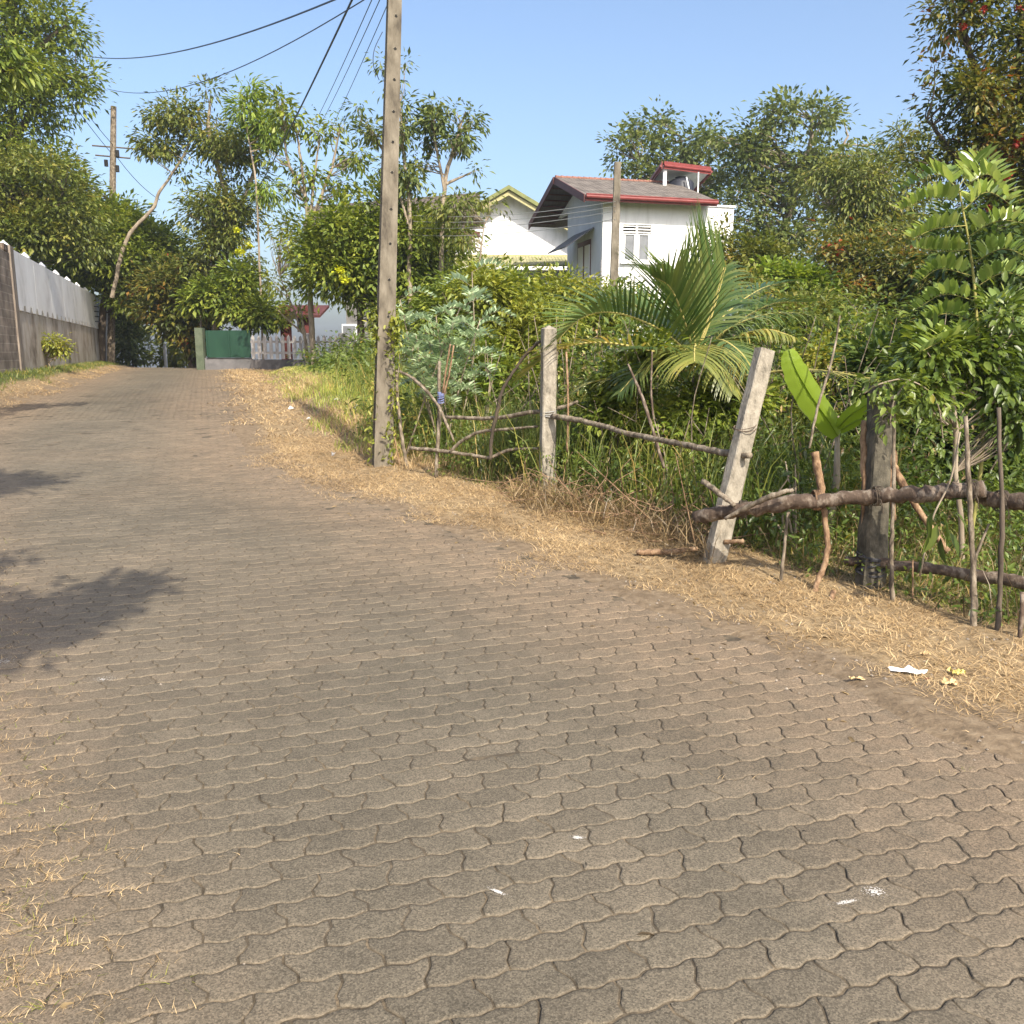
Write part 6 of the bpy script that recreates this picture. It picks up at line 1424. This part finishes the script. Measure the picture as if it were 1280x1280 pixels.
def crumple(name, px, py, lx, ly, hgt, m, label, cat, seed, rot=0):
    rng = np.random.default_rng(seed); c = ground_at(px, py); nx_, ny_ = 9, 5; V = []; F = []
    zb_ = max(hz(c.x, c.y), float(lerp(RB, c.y)) if c.x < float(lerp(RE, c.y)) else -9)
    for j in range(ny_):
        for i in range(nx_):
            u = i / (nx_ - 1) - .5; v = j / (ny_ - 1) - .5
            x = u * lx * (1 + .15 * rng.normal()); y = v * ly * (1 + .25 * rng.normal())
            V.append((c.x + x * math.cos(rot) - y * math.sin(rot), c.y + x * math.sin(rot) + y * math.cos(rot), zb_ + .012 + abs(rng.normal()) * hgt))
    for j in range(ny_ - 1):
        for i in range(nx_ - 1): F.append((j * nx_ + i, j * nx_ + i + 1, (j + 1) * nx_ + i + 1, (j + 1) * nx_ + i))
    tag(settle(add_mesh(name, V, F, m)), label, cat)
PLAST = simple('plastic_white', [(.3, (.70, .71, .72)), (.7, (.85, .85, .85))], 20, rough=.35, bump=.2)
crumple('plastic_wrapper', 1135, 843, .17, .04, .014, PLAST, 'crumpled white plastic wrapper lying on the straw', 'litter', 1, rot=-.35)
crumple('leaf_scrap', 1196, 845, .07, .05, .012, simple('dead_leaf_yellow', [(.3, (.60, .48, .12)), (.7, (.75, .62, .22))], 20), 'pale yellow scrap on the straw right of the white wrapper', 'litter', 2)
crumple('leaf_scrap', 1187, 858, .07, .05, .010, simple('dead_leaf_tan', [(.3, (.55, .38, .18)), (.7, (.70, .52, .28))], 20), 'tan dead leaf just below the yellow scrap', 'dead leaf', 3)
crumple('leaf_scrap', 1070, 853, .07, .025, .006, bpy.data.materials['dead_leaf_tan'], 'flat tan leaf left of the white wrapper', 'dead leaf', 4)
crumple('leaf_scrap', 1158, 852, .015, .015, .006, REDP, 'tiny red scrap at the right end of the white wrapper', 'litter', 5)
crumple('leaf_scrap', 1156, 822, .05, .03, .008, bpy.data.materials['dead_leaf_tan'], 'small tan leaf above the white wrapper', 'dead leaf', 6)
for i, (px, py, lb) in enumerate(((386, 525, 'white litter scrap lowest on the grassy bank'), (422, 501, 'white litter scrap highest on the grassy bank'), (447, 511, 'white litter scrap nearest the concrete pole'), (363, 512, 'white litter scrap leftmost on the grassy bank'), (416, 571, 'whitish stone scrap at the edge of the straw'))):
    c = ground_at(px, py); c.z = hz(c.x, c.y) + .03
    rng = np.random.default_rng(i); n = 10; V = [tuple(c + Vector(rng.normal(size=3)) * .022) for _ in range(n)]; F = [tuple(rng.choice(n, 3, replace=False)) for _ in range(12)]
    tag(settle(add_mesh('litter_scrap', V, [tuple(int(a) for a in f) for f in F], PLAST)), lb, 'litter', 'litter on the bank')

HAZE = .0006
# ================================================================== air
hzm = bpy.data.materials.new('haze_air'); hzm.use_nodes = True; hn = hzm.node_tree; hn.nodes.clear()
ho = hn.nodes.new('ShaderNodeOutputMaterial'); hv = hn.nodes.new('ShaderNodeVolumePrincipled'); hv.inputs['Density'].default_value = HAZE; hv.inputs['Color'].default_value = (.86, .92, 1, 1); hv.inputs['Anisotropy'].default_value = .2
hn.links.new(hv.outputs[0], ho.inputs['Volume'])
mb = MB(); mb.frame_box((-740, -64, -17), (1480, 0, 0), (0, 800, 0), (0, 0, 40)); tag(mb.build('haze', hzm), kind='stuff')
